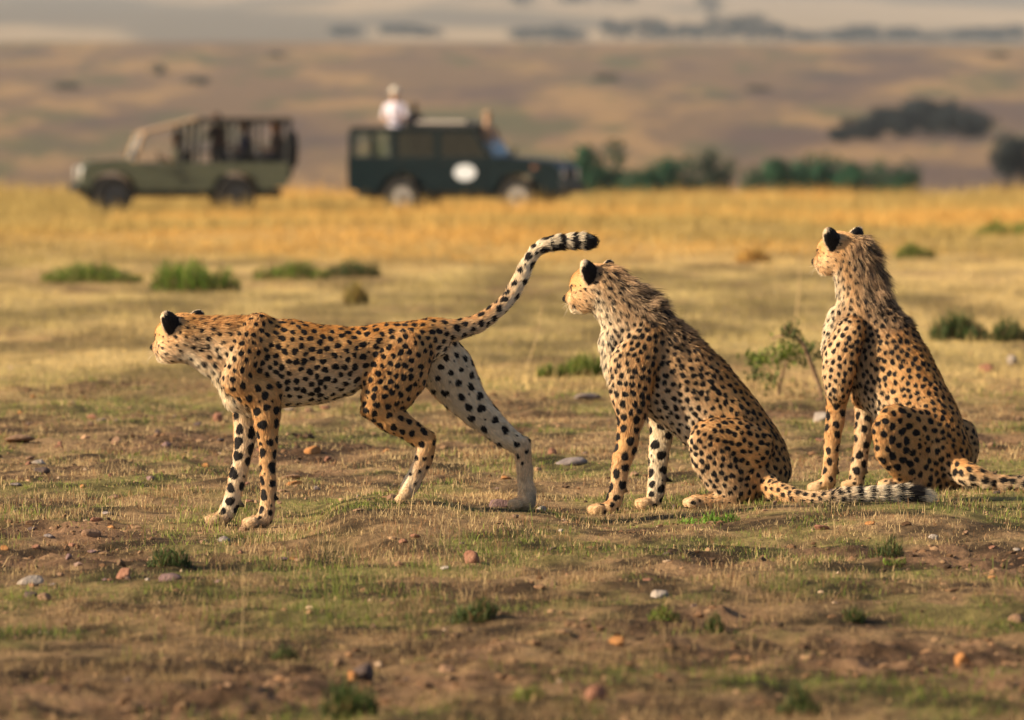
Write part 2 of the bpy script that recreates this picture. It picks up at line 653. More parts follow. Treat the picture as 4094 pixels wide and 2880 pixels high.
def clumpy(x, y):
    return np.clip(0.06 + 3.6 * (fbm(x * 4.2, y * 2.0, 83, 5, 0.7) - 0.38), 0.02, 1)


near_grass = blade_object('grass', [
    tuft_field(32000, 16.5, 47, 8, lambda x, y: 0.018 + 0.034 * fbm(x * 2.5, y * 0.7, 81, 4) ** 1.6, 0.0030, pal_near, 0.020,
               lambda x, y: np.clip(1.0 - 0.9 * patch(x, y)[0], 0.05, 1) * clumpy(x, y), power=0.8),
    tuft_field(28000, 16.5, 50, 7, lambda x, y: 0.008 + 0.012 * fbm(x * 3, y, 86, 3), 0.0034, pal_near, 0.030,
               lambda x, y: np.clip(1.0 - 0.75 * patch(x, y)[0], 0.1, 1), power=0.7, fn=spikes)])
tall_grass = blade_object('grass', [
    tuft_field(420, 16.8, 30, 9, lambda x, y: 0.055 + 0.07 * fbm(x * 2, y, 88, 3), 0.0028, pal_near, 0.022, lambda x, y: np.clip(1.1 - patch(x, y)[0], 0, 1) * smooth01(fbm(x * 1.7, y * 0.5, 99, 3), 0.45, 0.7))])
tag(tall_grass, 'taller loose grass tufts in the blurred turf', 'grass', kind='stuff')
tag(near_grass, 'short dry and green grass around the cheetahs', 'grass', kind='stuff')


def pal_mid(x, y, bare, green):
    t = smooth01(fbm(x / 2.2 + 9, y / 11, 53, 4), 0.40, 0.64)[:, None]
    c = np.array((0.55, 0.40, 0.17)) * (1 - t) + np.array((0.45, 0.35, 0.14)) * t
    c = c * (0.6 + 0.75 * smooth01(fbm(x / 0.7, y / 3.2, 55, 4, 0.65), 0.3, 0.7))[:, None]
    return np.where(bare[:, None] > 0.6, np.array((0.40, 0.27, 0.14)), c)


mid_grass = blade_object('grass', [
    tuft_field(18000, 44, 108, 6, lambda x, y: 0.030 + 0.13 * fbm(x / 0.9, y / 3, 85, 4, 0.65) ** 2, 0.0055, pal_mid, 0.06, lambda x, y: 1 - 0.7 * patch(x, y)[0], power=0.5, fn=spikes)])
tag(mid_grass, 'olive grazed grass in the blurred middle distance', 'grass', kind='stuff')


def pal_gold(x, y, bare, green):
    t2 = smooth01(fbm(x / 5, y / 22, 57, 3), 0.34, 0.60)[:, None]
    return GOLD * t2 + np.array((0.48, 0.35, 0.12)) * (1 - t2)


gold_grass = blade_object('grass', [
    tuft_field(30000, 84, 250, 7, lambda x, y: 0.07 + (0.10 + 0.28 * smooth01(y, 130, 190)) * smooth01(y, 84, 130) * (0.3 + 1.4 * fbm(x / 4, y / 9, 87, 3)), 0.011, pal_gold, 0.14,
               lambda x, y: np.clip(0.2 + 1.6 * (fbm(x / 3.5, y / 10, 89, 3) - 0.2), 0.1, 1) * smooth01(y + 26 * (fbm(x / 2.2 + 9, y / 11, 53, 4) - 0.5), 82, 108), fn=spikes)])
tag(gold_grass, 'golden standing grass around the two safari vehicles', 'grass', kind='stuff')
# ------------------------------------------------------------------ bushes and far trees
M_CROWN = mat_attr('bush_leaves', transl=0.25, rough=0.7)
M_BARK = mat_noise('dark_bark', (0.06, 0.045, 0.035), (0.12, 0.09, 0.065), 8, 0.95)


def bush(name, xd, wd, ytop, ybase, Y, col, label, cat='bush', group=None, n=3600, trunk=0.12, seed=0):
    """crown of leaf cards gathered in uneven clumps, trunk and limbs; sizes from the photo at distance Y"""
    g = np.random.default_rng(9000 + seed)
    f = K * Y / 30 * 4094 / 2296
    x = (xd - 1148) * f
    zb = float(gz(np.array([x]), np.array([Y]))[0])
    zt = ZC - (ytop - 302) * f
    h = max(zt - zb, 0.6); w = wd * f
    root = empty(name, (x, Y, zb - 0.05))
    m = 22
    ang = g.uniform(0, 6.28, m); rr = np.sqrt(g.random(m)) * 0.40
    cz = g.uniform(0.25, 0.84, m)
    cc = np.stack([np.cos(ang) * rr * w, np.sin(ang) * rr * w, cz * h], 1)
    cr = g.uniform(0.17, 0.28, m) * w * (1.15 - 0.5 * np.abs(cz - 0.5))
    k = g.integers(0, m, n)
    d = g.normal(0, 1, (n, 3)); d /= np.linalg.norm(d, axis=1)[:, None]
    P = cc[k] + d * (cr[k] * g.random(n) ** 0.4)[:, None] * np.array((1, 1, min(1.0, 0.8 * h / w + 0.2)))
    P[:, 2] = np.clip(P[:, 2], 0.05 * h, h)
    s = w * 0.034 * g.uniform(0.6, 1.4, n)
    a = g.normal(0, 1, (n, 3)); a /= np.linalg.norm(a, axis=1)[:, None]
    b = np.cross(a, d + 0.01); b /= np.linalg.norm(b, axis=1)[:, None]
    V = np.stack([P - a * s[:, None], P + b * s[:, None] * 0.6, P + a * s[:, None], P - b * s[:, None] * 0.6], 1).reshape(-1, 3)
    F = np.arange(n * 4).reshape(n, 4)
    me = mesh_np('crown', V, F)
    C = np.array(col)[None] * g.uniform(0.6, 1.4, (n, 1)) * g.uniform(0.75, 1.25, (m, 1))[k]
    vcol(me, 'col', np.repeat(C, 4, 0))
    link('crown', me, M_CROWN, root)
    Vt, Ft = tube([(0, 0, -0.1), (0.02 * w, 0, 0.25 * h), (0.0, 0.03 * w, 0.62 * h)], 0.045 * w * trunk / 0.12, 0.02 * w)
    tr = link('trunk', mesh_np('trunk', Vt, Ft, True), M_BARK, root)
    for i in range(4):
        c_ = cc[i]
        Vt, Ft = tube([(0.01 * w, 0, 0.2 * h), c_ * 0.6 + np.array((0, 0, 0.1 * h)), c_], 0.02 * w, 0.008 * w, 6)
        link('limb', mesh_np('limb', Vt, Ft, True), M_BARK, tr)
    return tag(root, label, cat, group)


BG = (0.028, 0.082, 0.042); BB = (0.026, 0.034, 0.036)
for i, (xd, wd, yt, Y, col, lab) in enumerate([
        (1348, 125, 303, 262, BG, 'rounded green bush, the one next to the wagon bonnet'),
        (1440, 80, 362, 258, BG, 'low green bush joining the rounded one to the next'),
        (1505, 96, 340, 266, BG, 'medium green bush in the dip, beside a taller narrow one'),
        (1598, 84, 315, 270, (0.04, 0.06, 0.04), 'narrow taller grey green bush in the dip beyond the golden grass'),
        (1740, 120, 350, 262, BG, 'broad low green bush starting the long thicket'),
        (1832, 124, 322, 266, BG, 'highest green bush of the long thicket beyond the golden grass'),
        (1920, 110, 342, 264, BG, 'green bush in the thicket just past its highest one'),
        (2005, 100, 348, 268, BG, 'last green bush of the long thicket'),
        (2285, 120, 262, 420, BB, 'dark tall bush standing apart where the hillside begins')]):
    bush('bush', xd, wd * 1.3, yt - 4, 400, Y, col, lab, seed=i)
for i, (xd, wd, yt, Y) in enumerate([(1930, 90, 262, 780), (2010, 130, 240, 790), (2090, 150, 222, 800), (2160, 120, 248, 785), (1890, 60, 282, 770)]):
    bush('bush', xd, wd, yt, 310, Y, BB, ['small dark bush beginning the clump on the hillside', 'dark bush beside the tallest of the hillside clump', 'tallest dark bush of the clump on the hillside',
                                          'dark bush closing the clump on the hillside', 'smallest bush at the thin end of the hillside clump'][i], seed=40 + i)
for i, (xd, yd, wd, hd) in enumerate([(355, 170, 50, 30), (440, 190, 60, 18), (620, 130, 40, 14), (1360, 180, 60, 14), (1700, 205, 60, 12), (150, 200, 70, 14), (2240, 130, 50, 14)]):
    p = hit(xd, yd, 320)
    bush('bush', xd, wd, yd - hd, yd, p[1], (0.05, 0.055, 0.04), 'low dark scrub bush alone on the brown hillside', group='scrub bushes dotted over the hillside', seed=60 + i, n=700)
far = [(1170, 18, 44, 30), (1290, 10, 60, 26), (1390, 8, 56, 24), (1590, 36, 44, 34), (1180, 92, 60, 20), (1240, 92, 70, 22), (1285, 94, 50, 16), (1385, 96, 60, 34), (1440, 98, 70, 40), (1500, 98, 64, 30), (1560, 100, 70, 28),
       (1620, 100, 70, 42), (1680, 102, 80, 46), (1740, 102, 70, 30), (1800, 103, 60, 22), (1880, 98, 70, 20), (1950, 98, 80, 26), (2020, 100, 70, 24), (2080, 100, 50, 18), (2150, 96, 60, 20), (2210, 96, 70, 22), (2270, 98, 60, 26),
       (780, 82, 60, 16), (900, 80, 70, 16), (960, 82, 50, 12)]
for i, (xd, yd, wd, hd) in enumerate(far):
    p = hit(xd, min(yd, 92), 1900)
    if i < 4:
        lab, grp = 'far blurred savanna tree alone on the pale slope', 'single trees on the far slope'
    else:
        lab, grp = 'bluish blurred tree in the tree line on the far plain', 'trees of the far tree line'
    bush('tree', xd, wd * 1.5, yd - hd * 1.6, yd, p[1], (0.016, 0.028, 0.028), lab, 'tree', grp, n=700, seed=100 + i)
# ------------------------------------------------------------------ cheetahs
TAWNY = np.array((0.68, 0.41, 0.175)); TAWNY_D = np.array((0.62, 0.305, 0.082)); CREAM = np.array((0.85, 0.73, 0.55))
GREY = np.array((0.46, 0.355, 0.255)); INK = np.array((0.012, 0.010, 0.011))


def make_coat_mat():
    m, n, l, p = newmat('cheetah_coat')
    a = n.new('ShaderNodeAttribute'); a.attribute_name = 'coat'
    b = n.new('ShaderNodeAttribute'); b.attribute_name = 'ink'
    tc = n.new('ShaderNodeTexCoord')
    t = n.new('ShaderNodeTexNoise'); t.inputs['Scale'].default_value = 160; t.inputs['Detail'].default_value = 4
    l.new(tc.outputs['Object'], t.inputs['Vector'])
    md = n.new('ShaderNodeMath'); md.operation = 'MULTIPLY_ADD'
    md.inputs[1].default_value = 0.006; md.inputs[2].default_value = -0.003
    l.new(t.outputs['Fac'], md.inputs[0])
    ad = n.new('ShaderNodeMath'); ad.operation = 'ADD'
    l.new(md.outputs[0], ad.inputs[0]); l.new(b.outputs['Fac'], ad.inputs[1])
    mr = n.new('ShaderNodeMapRange'); mr.interpolation_type = 'SMOOTHSTEP'
    mr.inputs['From Min'].default_value = -0.003; mr.inputs['From Max'].default_value = 0.002
    mr.inputs['To Min'].default_value = 1; mr.inputs['To Max'].default_value = 0
    l.new(ad.outputs[0], mr.inputs['Value'])
    mx = n.new('ShaderNodeMix'); mx.data_type = 'RGBA'
    l.new(mr.outputs[0], mx.inputs[0]); l.new(a.outputs['Color'], mx.inputs[6])
    mx.inputs[7].default_value = (*INK, 1)
    l.new(mx.outputs[2], p.inputs['Base Color'])
    p.inputs['Roughness'].default_value = 0.75
    p.inputs['Specular IOR Level'].default_value = 0.12
    p.inputs['Sheen Weight'].default_value = 0.08
    return m


def make_fur_mat():
    m, n, l, p = newmat('cheetah_fur')
    a = n.new('ShaderNodeAttribute'); a.attribute_name = 'col'
    l.new(a.outputs['Color'], p.inputs['Base Color'])
    p.inputs['Roughness'].default_value = 0.55
    p.inputs['Specular IOR Level'].default_value = 0.2
    tr = n.new('ShaderNodeBsdfTranslucent'); l.new(a.outputs['Color'], tr.inputs['Color'])
    mx = n.new('ShaderNodeMixShader'); mx.inputs[0].default_value = 0.25
    l.new(p.outputs[0], mx.inputs[1]); l.new(tr.outputs[0], mx.inputs[2])
    l.new(mx.outputs[0], n['Material Output'].inputs['Surface'])
    return m


M_COAT = make_coat_mat()
M_FUR = make_fur_mat()
M_EYE = mat_noise('amber_eye', (0.25, 0.10, 0.02), (0.10, 0.04, 0.01), 60, 0.08, spec=0.6)


def par_at(c, key, h, default):
    v = c.par.get(key, default)
    if isinstance(v, (list, tuple)):
        return np.interp(h, np.linspace(0, 1, len(v)), v)
    return np.full(h.shape, float(v))


class Cheetah:
    def __init__(s, Y0, shear=0.0, xc=0.0, theta=0.0):
        s.Y0, s.shear, s.xc = Y0, shear, xc
        s.prims = []; s.marks = []; s.marks2 = []; s.eyes = []; s.contacts = []; s.muzzle = None
        a = math.radians(theta)
        s.lat = np.array((math.sin(a), math.cos(a), 0.0))

    def P(s, x, y, dy=0.0):
        return W(x, y, s.Y0 + dy + s.shear * (x - s.xc) * K)

    def ch(s, st, lat=None, k=0.02, **par):
        pts = [s.P(a[0], a[1], a[2]) for a in st]
        f = K * s.Y0 / 30.0
        rad = [(a[3] * f, (a[4] if len(a) > 4 else a[3]) * f) for a in st]
        c = Chain(pts, rad, s.lat if lat is None else lat, k, **par)
        s.prims.append(c)
        return c

    def paw(s, x, y, dy, ang=0.0, r=18.0, n=4, up=0.0):
        r = r * 1.15; y = y - 3
        """four toes side by side at (x, y) pointing along -X turned by ang; y = centre row of the toes"""
        f = K * s.Y0 / 30.0
        a = math.radians(ang)
        fw = np.array((-math.cos(a), math.sin(a), up)); sd_ = np.array((math.sin(a), math.cos(a), 0))
        c0 = s.P(x, y, dy)
        for i in range(n):
            t = i - (n - 1) / 2
            c = c0 + sd_ * t * r * 1.10 * f + fw * (9 if abs(t) < 1 else -4) * f
            p1 = c - fw * r * 1.3 * f + np.array((0, 0, r * 0.35 * f))
            s.prims.append(Chain([p1, c], [(r * f * 1.0, r * f * 0.54), (r * f * 0.95, r * f * 0.52)], sd_, 0.002,
                                 kind='paw', wt=0.4, sp=0.03, den=0.0, fl=0.006))
            cw = c + fw * r * 0.9 * f + np.array((0, 0, -r * 0.15 * f))
            s.marks.append((cw, cw + fw * 0.004 - np.array((0, 0, 0.004)), 0.0042))
        s.contacts.append((c0[0], c0[1], c0[2] - r * f * 0.9))

    def dew(s, x, y, dy, x2, y2):
        s.ch([(x, y, dy, 12, 12), (x2, y2, dy, 6, 7)], k=0.006, kind='dew', den=0, fl=0.004, black=1)

    def head(s, x, y, dy, yaw, pitch, sc=1.0, roll=0.0, ear_tilt=0.0, tip=0.72, ears=1.0):
        th, ph, ro = map(math.radians, (yaw, pitch, roll))
        f = np.array((-math.cos(th) * math.cos(ph), math.sin(th) * math.cos(ph), math.sin(ph)))
        r = np.array((math.sin(th), math.cos(th), 0.0))
        u = np.cross(r, f)
        r, u = r * math.cos(ro) + u * math.sin(ro), u * math.cos(ro) - r * math.sin(ro)
        o = s.P(x, y, dy)
        q = sc * 1e-3
        G = lambda a, b, c=0.0: o + q * (a * f + b * u + c * r)
        ax = np.stack([f, u, r])
        flow = -f
        def E(a, b, c, ra, rb, rc, k=0.02, **par):
            s.prims.append(Ell(G(a, b, c), ax, np.array((ra, rb, rc)) * q, k, flow=flow + 0.4 * (-u), kind='head', **par))
        H = dict(sp=0.02, sr=0.2, den=0.0, fl=0.009)
        E(-4, 14, 0, 74, 64, 64, wt=0.0, **H)
        E(40, 22, 0, 38, 34, 50, wt=0.0, **H)
        for sg in (-1, 1):
            E(18, -32, 36 * sg, 52, 38, 32, 0.025, wt=0.35, sp=0.021, sr=0.22, den=0.9, fl=0.016)
            E(78, -32, 13 * sg, 21, 18, 16, 0.014, wt=0.5, **H)
            E(50, 10, 27 * sg, 20, 14, 16, 0.015, wt=0.2, **H)
        s.prims.append(Chain([G(45, 0), G(80, -12), G(104, -20)], [(26 * q, 30 * q), (20 * q, 20 * q), (15 * q, 15 * q)], r, 0.015,
                             kind='head', wt=0.15, **H))
        s.prims.append(Chain([G(0, -52), G(50, -58), G(86, -56)], [(24 * q, 34 * q), (20 * q, 26 * q), (15 * q, 16 * q)], r, 0.018,
                             kind='head', wt=1.0, **H))
        E(113, -19, 0, 12, 10, 12, 0.006, wt=0.0, black=1, **H)
        # black marks: nose, tear lines, lip line
        m = s.marks
        m.append((G(119, -17, 6), G(119, -17, -6), 14 * q))
        m.append((G(112, -28, 0), G(110, -36, 0), 3 * q))
        for sg in (-1, 1):
            for a, b, w_ in (((64, 14), (70, 0), 4.2), ((70, 0), (74, -20), 4.6), ((74, -20), (70, -38), 4.8), ((70, -38), (60, -50), 4.6), ((60, -50), (54, -52), 6.0), ((64, 14), (54, 19), 4.0)):
                s.marks2.append((a, b, w_ * q, sg))
            # row of dark hairs on the brow
            s.eyes.append((G(64, 12, 29 * sg), 9.5 * q, f))
            # ears
            ea = math.radians(44 + ear_tilt)
            eu = math.cos(ea) * u + math.sin(ea) * r * sg - 0.10 * f
            eu /= np.linalg.norm(eu)
            en = -0.92 * f + 0.25 * r * sg + 0.1 * u            # the back of the ear
            en -= np.dot(en, eu) * eu; en /= np.linalg.norm(en)
            es = np.cross(eu, en)
            A3 = np.stack([eu, es, en])
            c = G(-20, 43, 58 * sg)
            rr = np.array((57, 33, 24)) * q * ears
            s.prims.append(Ell(c, A3, rr, 0.010, cut=(c - en * 18 * q + eu * 6 * q, np.array((48, 26, 22)) * q * ears), flow=eu * 0.8 + en * 0.2,
                               kind='ear', tip=tip, en=en, eu=eu, es=es, ec=c, eh=rr[0], wt=0.75, den=0, fl=0.009))
        s.muzzle = (G(88, -34, 0), f, u, r, q)
        s.G = G; s.hf = (o, f, u, r, q)
        return G

    def build(s, name, label, seed, vox=0.0053, hairs=110000, mane_shade_col=GREY):
        g = np.random.default_rng(seed)
        V, Q = blend_prims(s.prims, vox)
        base = s.base
        me0 = mesh_np('tmp', V, Q, True)
        N0 = np.empty(len(V) * 3, np.float32); me0.vertex_normals.foreach_get('vector', N0); N0 = N0.reshape(-1, 3); bpy.data.meshes.remove(me0)
        V = V + N0 * ((fbm(V[:, 0] * 15 + V[:, 1] * 9, V[:, 2] * 15 + V[:, 1] * 4, seed + 5, 3) - 0.5) * 0.009)[:, None]
        me = mesh_np(name, V - base, Q, True)
        N = np.empty(len(V) * 3, np.float32)
        me.vertex_normals.foreach_get('vector', N)
        N = N.reshape(-1, 3).astype(float)
        nv = len(V)
        D = []; Hh = []
        for c in s.prims:
            d, h = c.dist(V); D.append(d); Hh.append(h)
        D = np.array(D); dm = D.min(0)
        Wt = np.exp(-(D - dm) / 0.007)
        Wt /= Wt.sum(0)
        coat = np.zeros((nv, 3)); flow = np.zeros((nv, 3)); sp = np.zeros(nv); sr = np.zeros(nv)
        den = np.zeros(nv); fl = np.zeros(nv); mane = np.zeros(nv); ink = np.full(nv, 0.05)
        nz = fbm(V[:, 0] * 9 + V[:, 1] * 5, V[:, 2] * 9, seed, 3)
        for c, d, h, w in zip(s.prims, D, Hh, Wt):
            act = w > 1e-3
            if not act.any(): continue
            h_ = h[act]; n_ = N[act]; w_ = w[act]
            wt = par_at(c, 'wt', h_, 0.0)
            if 'ven' in c.par:
                v = np.array(c.par['ven']); v = v / np.linalg.norm(v)
                wt = wt + smooth01(n_ @ v, -0.25, 0.75) * c.par.get('vam', 0.9)
                dr = smooth01(-(n_ @ v), 0.2, 0.9)
            else:
                dr = np.full(h_.shape, 0.3)
            if 'inn' in c.par:
                wt = wt + smooth01(n_ @ np.array(c.par['inn']), -0.1, 0.6) * c.par.get('iam', 0.8)
            wt = np.clip(wt + (nz[act] - 0.5) * 0.25, 0, 1)[:, None]
            dr = np.clip(dr, 0, 1)[:, None]
            cc = (TAWNY * (1 - dr) + TAWNY_D * dr) * (1 - wt) + CREAM * wt
            mn = par_at(c, 'mane', h_, 0.0)
            if mn.any():
                mv = np.array(c.par['mdir'])
                mc_ = (mn * smooth01(n_ @ mv, -0.45, 0.4))[:, None]  # mane grey carried wider than the mane, painting shade on the neck
                mn = mn * smooth01(n_ @ mv, 0.05, 0.8)
                cc = cc * (1 - 0.7 * mc_) + mane_shade_col * 0.7 * mc_
                mane[act] += w_ * mn
            if c.par.get('black'):
                cc = cc * 0 + INK * 2.0
            coat[act] += w_[:, None] * cc
            T = c.tangent(h_)
            flow[act] += w_[:, None] * T
            sp[act] += w_ * par_at(c, 'sp', h_, 0.04)
            sr[act] += w_ * par_at(c, 'sr', h_, 0.33)
            dn = par_at(c, 'den', h_, 1.0)
            if 'ven' in c.par:
                dn = dn * (1 - c.par.get('vden', 0.9) * smooth01(n_ @ v, 0.35, 0.85))
            den[act] += w_ * dn
            fl[act] += w_ * par_at(c, 'fl', h_, 0.011)
            big = w_ > 0.5
            ia = np.where(act)[0][big]
            if c.par.get('kind') == 'ear':
                n2 = N[ia]; p2 = V[ia] - c.par['ec']; tipw = c.par['tip']
                uu = p2 @ c.par['eu'] / c.par['eh']; nb = n2 @ c.par['en']
                e = np.maximum((-0.05 - nb) * 0.02, (uu - tipw) * 0.05)
                ink[ia] = np.minimum(ink[ia], e)
            if 'rings' in c.par:
                Lc = np.linalg.norm(np.diff(c.p, axis=0), axis=1).sum()
                e = np.full(len(ia), 0.05)
                wob = (vnoise(V[ia, 1] * 40 + V[ia, 0] * 15, V[ia, 2] * 40, seed + 3) - 0.5) * 0.016
                for h0, h1 in c.par['rings']:
                    e = np.minimum(e, (np.abs(h[ia] - (h0 + h1) / 2) - (h1 - h0) / 2) * Lc + wob)
                ink[ia] = np.minimum(ink[ia], e)
        grime = (1 - smooth01(V[:, 2] - V[:, 2].min(), 0.0, 0.055))[:, None] * (0.08 + 0.32 * nz[:, None])
        coat = coat * (1 - grime) + np.array((0.20, 0.12, 0.065)) * grime
        flow -= (flow * N).sum(1)[:, None] * N
        flow /= np.maximum(np.linalg.norm(flow, axis=1), 1e-6)[:, None]
        for a, b, r in s.marks:
            ab = b - a
            t = np.clip(((V - a) @ ab) / max(ab @ ab, 1e-12), 0, 1)
            ink = np.minimum(ink, np.linalg.norm(V - a - t[:, None] * ab, axis=1) - r)
        if s.marks2:
            o, f, u, r, q = s.hf
            R_ = (V - o); a_ = R_ @ f / q; b_ = R_ @ u / q; c_ = R_ @ r / q
            hd = (np.abs(c_) < 75) & (a_ > 25)
            for p0_, p1_, w_, sg in s.marks2:
                ab = np.array(p1_, float) - np.array(p0_, float)
                t = np.clip(((a_ - p0_[0]) * ab[0] + (b_ - p0_[1]) * ab[1]) / (ab @ ab), 0, 1)
                dd = np.hypot(a_ - p0_[0] - t * ab[0], b_ - p0_[1] - t * ab[1]) * q - w_
                ink = np.where(hd & (c_ * sg > 8), np.minimum(ink, dd), ink)
        # spots: Poisson-disc centres on the skin, each a slightly oval blot along the fur
        order = g.permutation(nv)[:int(nv * 0.5)]
        keep = g.random(nv) < den
        cen = np.zeros((4000, 3)); cn = np.zeros((4000, 3)); cr = np.zeros(4000); cs = np.zeros(4000); m = 0
        for ps in (0, 1):
            for i in order:
                if not keep[i] or ink[i] < 0.012: continue
                if ps == 0 and den[i] < 0.05: continue
                if ps == 1 and g.random() > 0.035: continue
                dd = cen[:m] - V[i]
                d2 = np.einsum('ij,ij->i', dd, dd)
                md = sp[i] * (0.86 if ps == 0 else 0.0)
                ok = cn[:m] @ N[i] > -0.1
                if ps == 0:
                    if (ok & (d2 < md * md)).any(): continue
                    r = sp[i] * sr[i] * g.uniform(0.82, 1.14)
                else:
                    r = sp[i] * sr[i] * g.uniform(0.28, 0.5)
                    if (ok & (d2 < (cr[:m] + r + sp[i] * 0.18) ** 2)).any(): continue
                cen[m] = V[i]; cn[m] = N[i]; cr[m] = r; cs[m] = i; m += 1
                if m >= 3999: break
        from mathutils import kdtree
        kd = kdtree.KDTree(nv)
        for i in range(nv): kd.insert(V[i], i)
        kd.balance()
        for j in range(m):
            i0 = int(cs[j]); R = cr[j] * 2.4 + 0.012
            ii = np.array([t[1] for t in kd.find_range(cen[j], R)])
            if len(ii) == 0: continue
            ii = ii[(N[ii] @ cn[j]) > -0.1]
            dv = V[ii] - cen[j]
            al = dv @ flow[i0]
            st = g.uniform(1.0, 1.16)
            aa = np.arctan2(dv @ np.cross(cn[j], flow[i0]), al)
            d = np.sqrt(np.maximum((dv * dv).sum(1) - al * al + (al / st) ** 2, 0))
            rr = cr[j] * (1 + 0.12 * np.sin(2 * aa + j) + 0.08 * np.sin(3 * aa + 2.1 * j))
            ink[ii] = np.minimum(ink[ii], d - rr)
        vcol(me, 'coat', coat * 0.8); vfloat(me, 'ink', ink)  # skin tone dimmed to paint shade in the gaps between hairs
        me.materials.append(M_COAT)
        body = link(name, me)
        body.location = base
        tag(body, label, 'cheetah')
        # fur
        q0, q1, q2, q3 = (V[Q[:, i]] for i in range(4))
        area = 0.5 * np.linalg.norm(np.cross(q2 - q0, q3 - q1), axis=1)
        qi = g.choice(len(Q), hairs, p=area / area.sum())
        u = g.random(hairs)[:, None]; v = g.random(hairs)[:, None]
        def lerp(A):
            A = A if A.ndim == 2 else A[:, None]
            a, b, c, d = (A[Q[qi, i]] for i in range(4))
            return (a * (1 - u) + b * u) * (1 - v) + (d * (1 - u) + c * u) * v
        P0 = lerp(V); n = lerp(N); n /= np.linalg.norm(n, axis=1)[:, None]
        fw = lerp(flow); L = lerp(fl)[:, 0]; kk = lerp(ink)[:, 0]; cc = lerp(coat); mn = np.clip(lerp(mane)[:, 0], 0, 1)
        L = L * 1.25 * g.uniform(0.5, 1.25, hairs) * (1 + 1.5 * mn * g.uniform(0.3, 1.4, hairs))
        wob = np.stack([vnoise(P0[:, 0] * f_ + 3.1, P0[:, 2] * f_ + P0[:, 1] * 11, seed + 11 + i) - 0.5 for i, f_ in enumerate((22, 26, 31))], 1)
        lift = (0.46 + 0.70 * mn)[:, None]
        dr = fw * 1.0 + n * lift + wob * (0.6 + 1.0 * mn)[:, None] + g.normal(0, 0.13, (hairs, 3))
        dr /= np.linalg.norm(dr, axis=1)[:, None]
        P0 = P0 - n * 0.0006 - fw * (0.58 * (1 - 0.6 * mn) * L)[:, None]
        t = np.array((0.0, 0.36, 0.70, 1.0))
        curl = fw * 0.35 - n * 0.22 + np.array((0, 0, -0.16))
        pts = P0[:, None, :] + L[:, None, None] * (t[None, :, None] * dr[:, None, :] + (t ** 2)[None, :, None] * 0.45 * curl[:, None, :])
        al = fw - (fw * n).sum(1)[:, None] * n
        cr_ = np.cross(n, al)
        cl = vnoise((P0 * cr_).sum(1) * 210 + (P0 * al).sum(1) * 35, (P0 * n).sum(1) * 60 + (P0 * al).sum(1) * 60, seed + 31)
        cl2 = vnoise(P0[:, 0] * 90 + P0[:, 1] * 70, P0[:, 2] * 90, seed + 33)
        col = cc * g.uniform(0.82, 1.12, (hairs, 1)) * (0.50 + 0.72 * cl + 0.36 * cl2)[:, None]
        isb = kk + g.normal(0, 0.0011, hairs) < 0
        col[isb] = INK * g.uniform(0.8, 2.4, (isb.sum(), 1))
        dk = (mn > 0.25) & (g.random(hairs) < 0.45) & (wob[:, 0] > 0.10)
        col[dk] *= 0.30
        rad = np.repeat(np.array((0.00055, 0.00052, 0.00040, 0.00012))[None], hairs, 0) * g.uniform(0.8, 1.2, (hairs, 1))
        # whiskers
        if s.muzzle is not None:
            mc, f, uu, r, q = s.muzzle
            wl = []
            for i in range(26):
                sg = 1 if i % 2 else -1
                a0 = mc + q * (f * g.uniform(-8, 12) + uu * g.uniform(-8, 4) + r * sg * 20)
                dv = r * sg * 0.8 + f * g.uniform(0.0, 0.6) + uu * g.uniform(-0.6, 0.2)
                wl.append(a0 + np.outer(t, dv) * g.uniform(35, 60) * q + np.outer(t ** 2, -uu - f) * 10 * q)
            pts = np.concatenate([pts, np.array(wl)]); col = np.concatenate([col, np.tile(CREAM, (26, 1))])
            rad = np.concatenate([rad, np.tile(np.array((0.0003, 0.00025, 0.0002, 0.0001)), (26, 1))])
        nh = len(pts)
        hc = bpy.data.hair_curves.new('fur')
        hc.add_curves([4] * nh)
        hc.points.foreach_set('position', (pts - base).astype(np.float32).ravel())
        ra = hc.attributes.get('radius') or hc.attributes.new('radius', 'FLOAT', 'POINT')
        ra.data.foreach_set('value', rad.astype(np.float32).ravel())
        ca = hc.attributes.new('col', 'FLOAT_COLOR', 'CURVE')
        ca.data.foreach_set('color', np.concatenate([col, np.ones((nh, 1))], 1).astype(np.float32).ravel())
        hc.materials.append(M_FUR)
        fo = bpy.data.objects.new('fur', hc)
        COL.objects.link(fo); fo.parent = body
        for c, r, f in s.eyes:
            bm = bmesh.new(); bmesh.ops.create_icosphere(bm, subdivisions=2, radius=r)
            em = bpy.data.meshes.new('eye'); bm.to_mesh(em); bm.free()
            e = link('eye', em, M_EYE, body); e.location = c - base
        return body


DN = (0, 0, -1)
LEG = dict(kind='leg', sp=[0.040, 0.044, 0.046, 0.044, 0.036], sr=0.365, fl=[0.010, 0.009, 0.008])

# ---- the walking cheetah
c1 = Cheetah(29.8, 0.22, 1450, -12)
A = c1
NI = (0, 1, 0)      # inner side of the legs that face the camera
FI = (0, -1, 0)
A.base = A.P(1450, 2060, 0)
T1 = dict(kind='torso', ven=(-0.1, 0, -1), vam=0.95, sp=[0.030,0.030,0.032,0.033,0.032,0.031,0.030], sr=0.365, fl=0.010)
A.ch([(960, 1395, 0, 118, 85), (1040, 1425, 0, 160, 108), (1130, 1452, 0, 178, 122), (1250, 1456, 0, 160, 124), (1360, 1446, 0, 140, 116), (1460, 1412, 0, 106, 92),
      (1570, 1385, 0, 96, 92), (1680, 1372, 0, 88, 86), (1735, 1360, 0, 70, 62)], k=0.03, **T1)
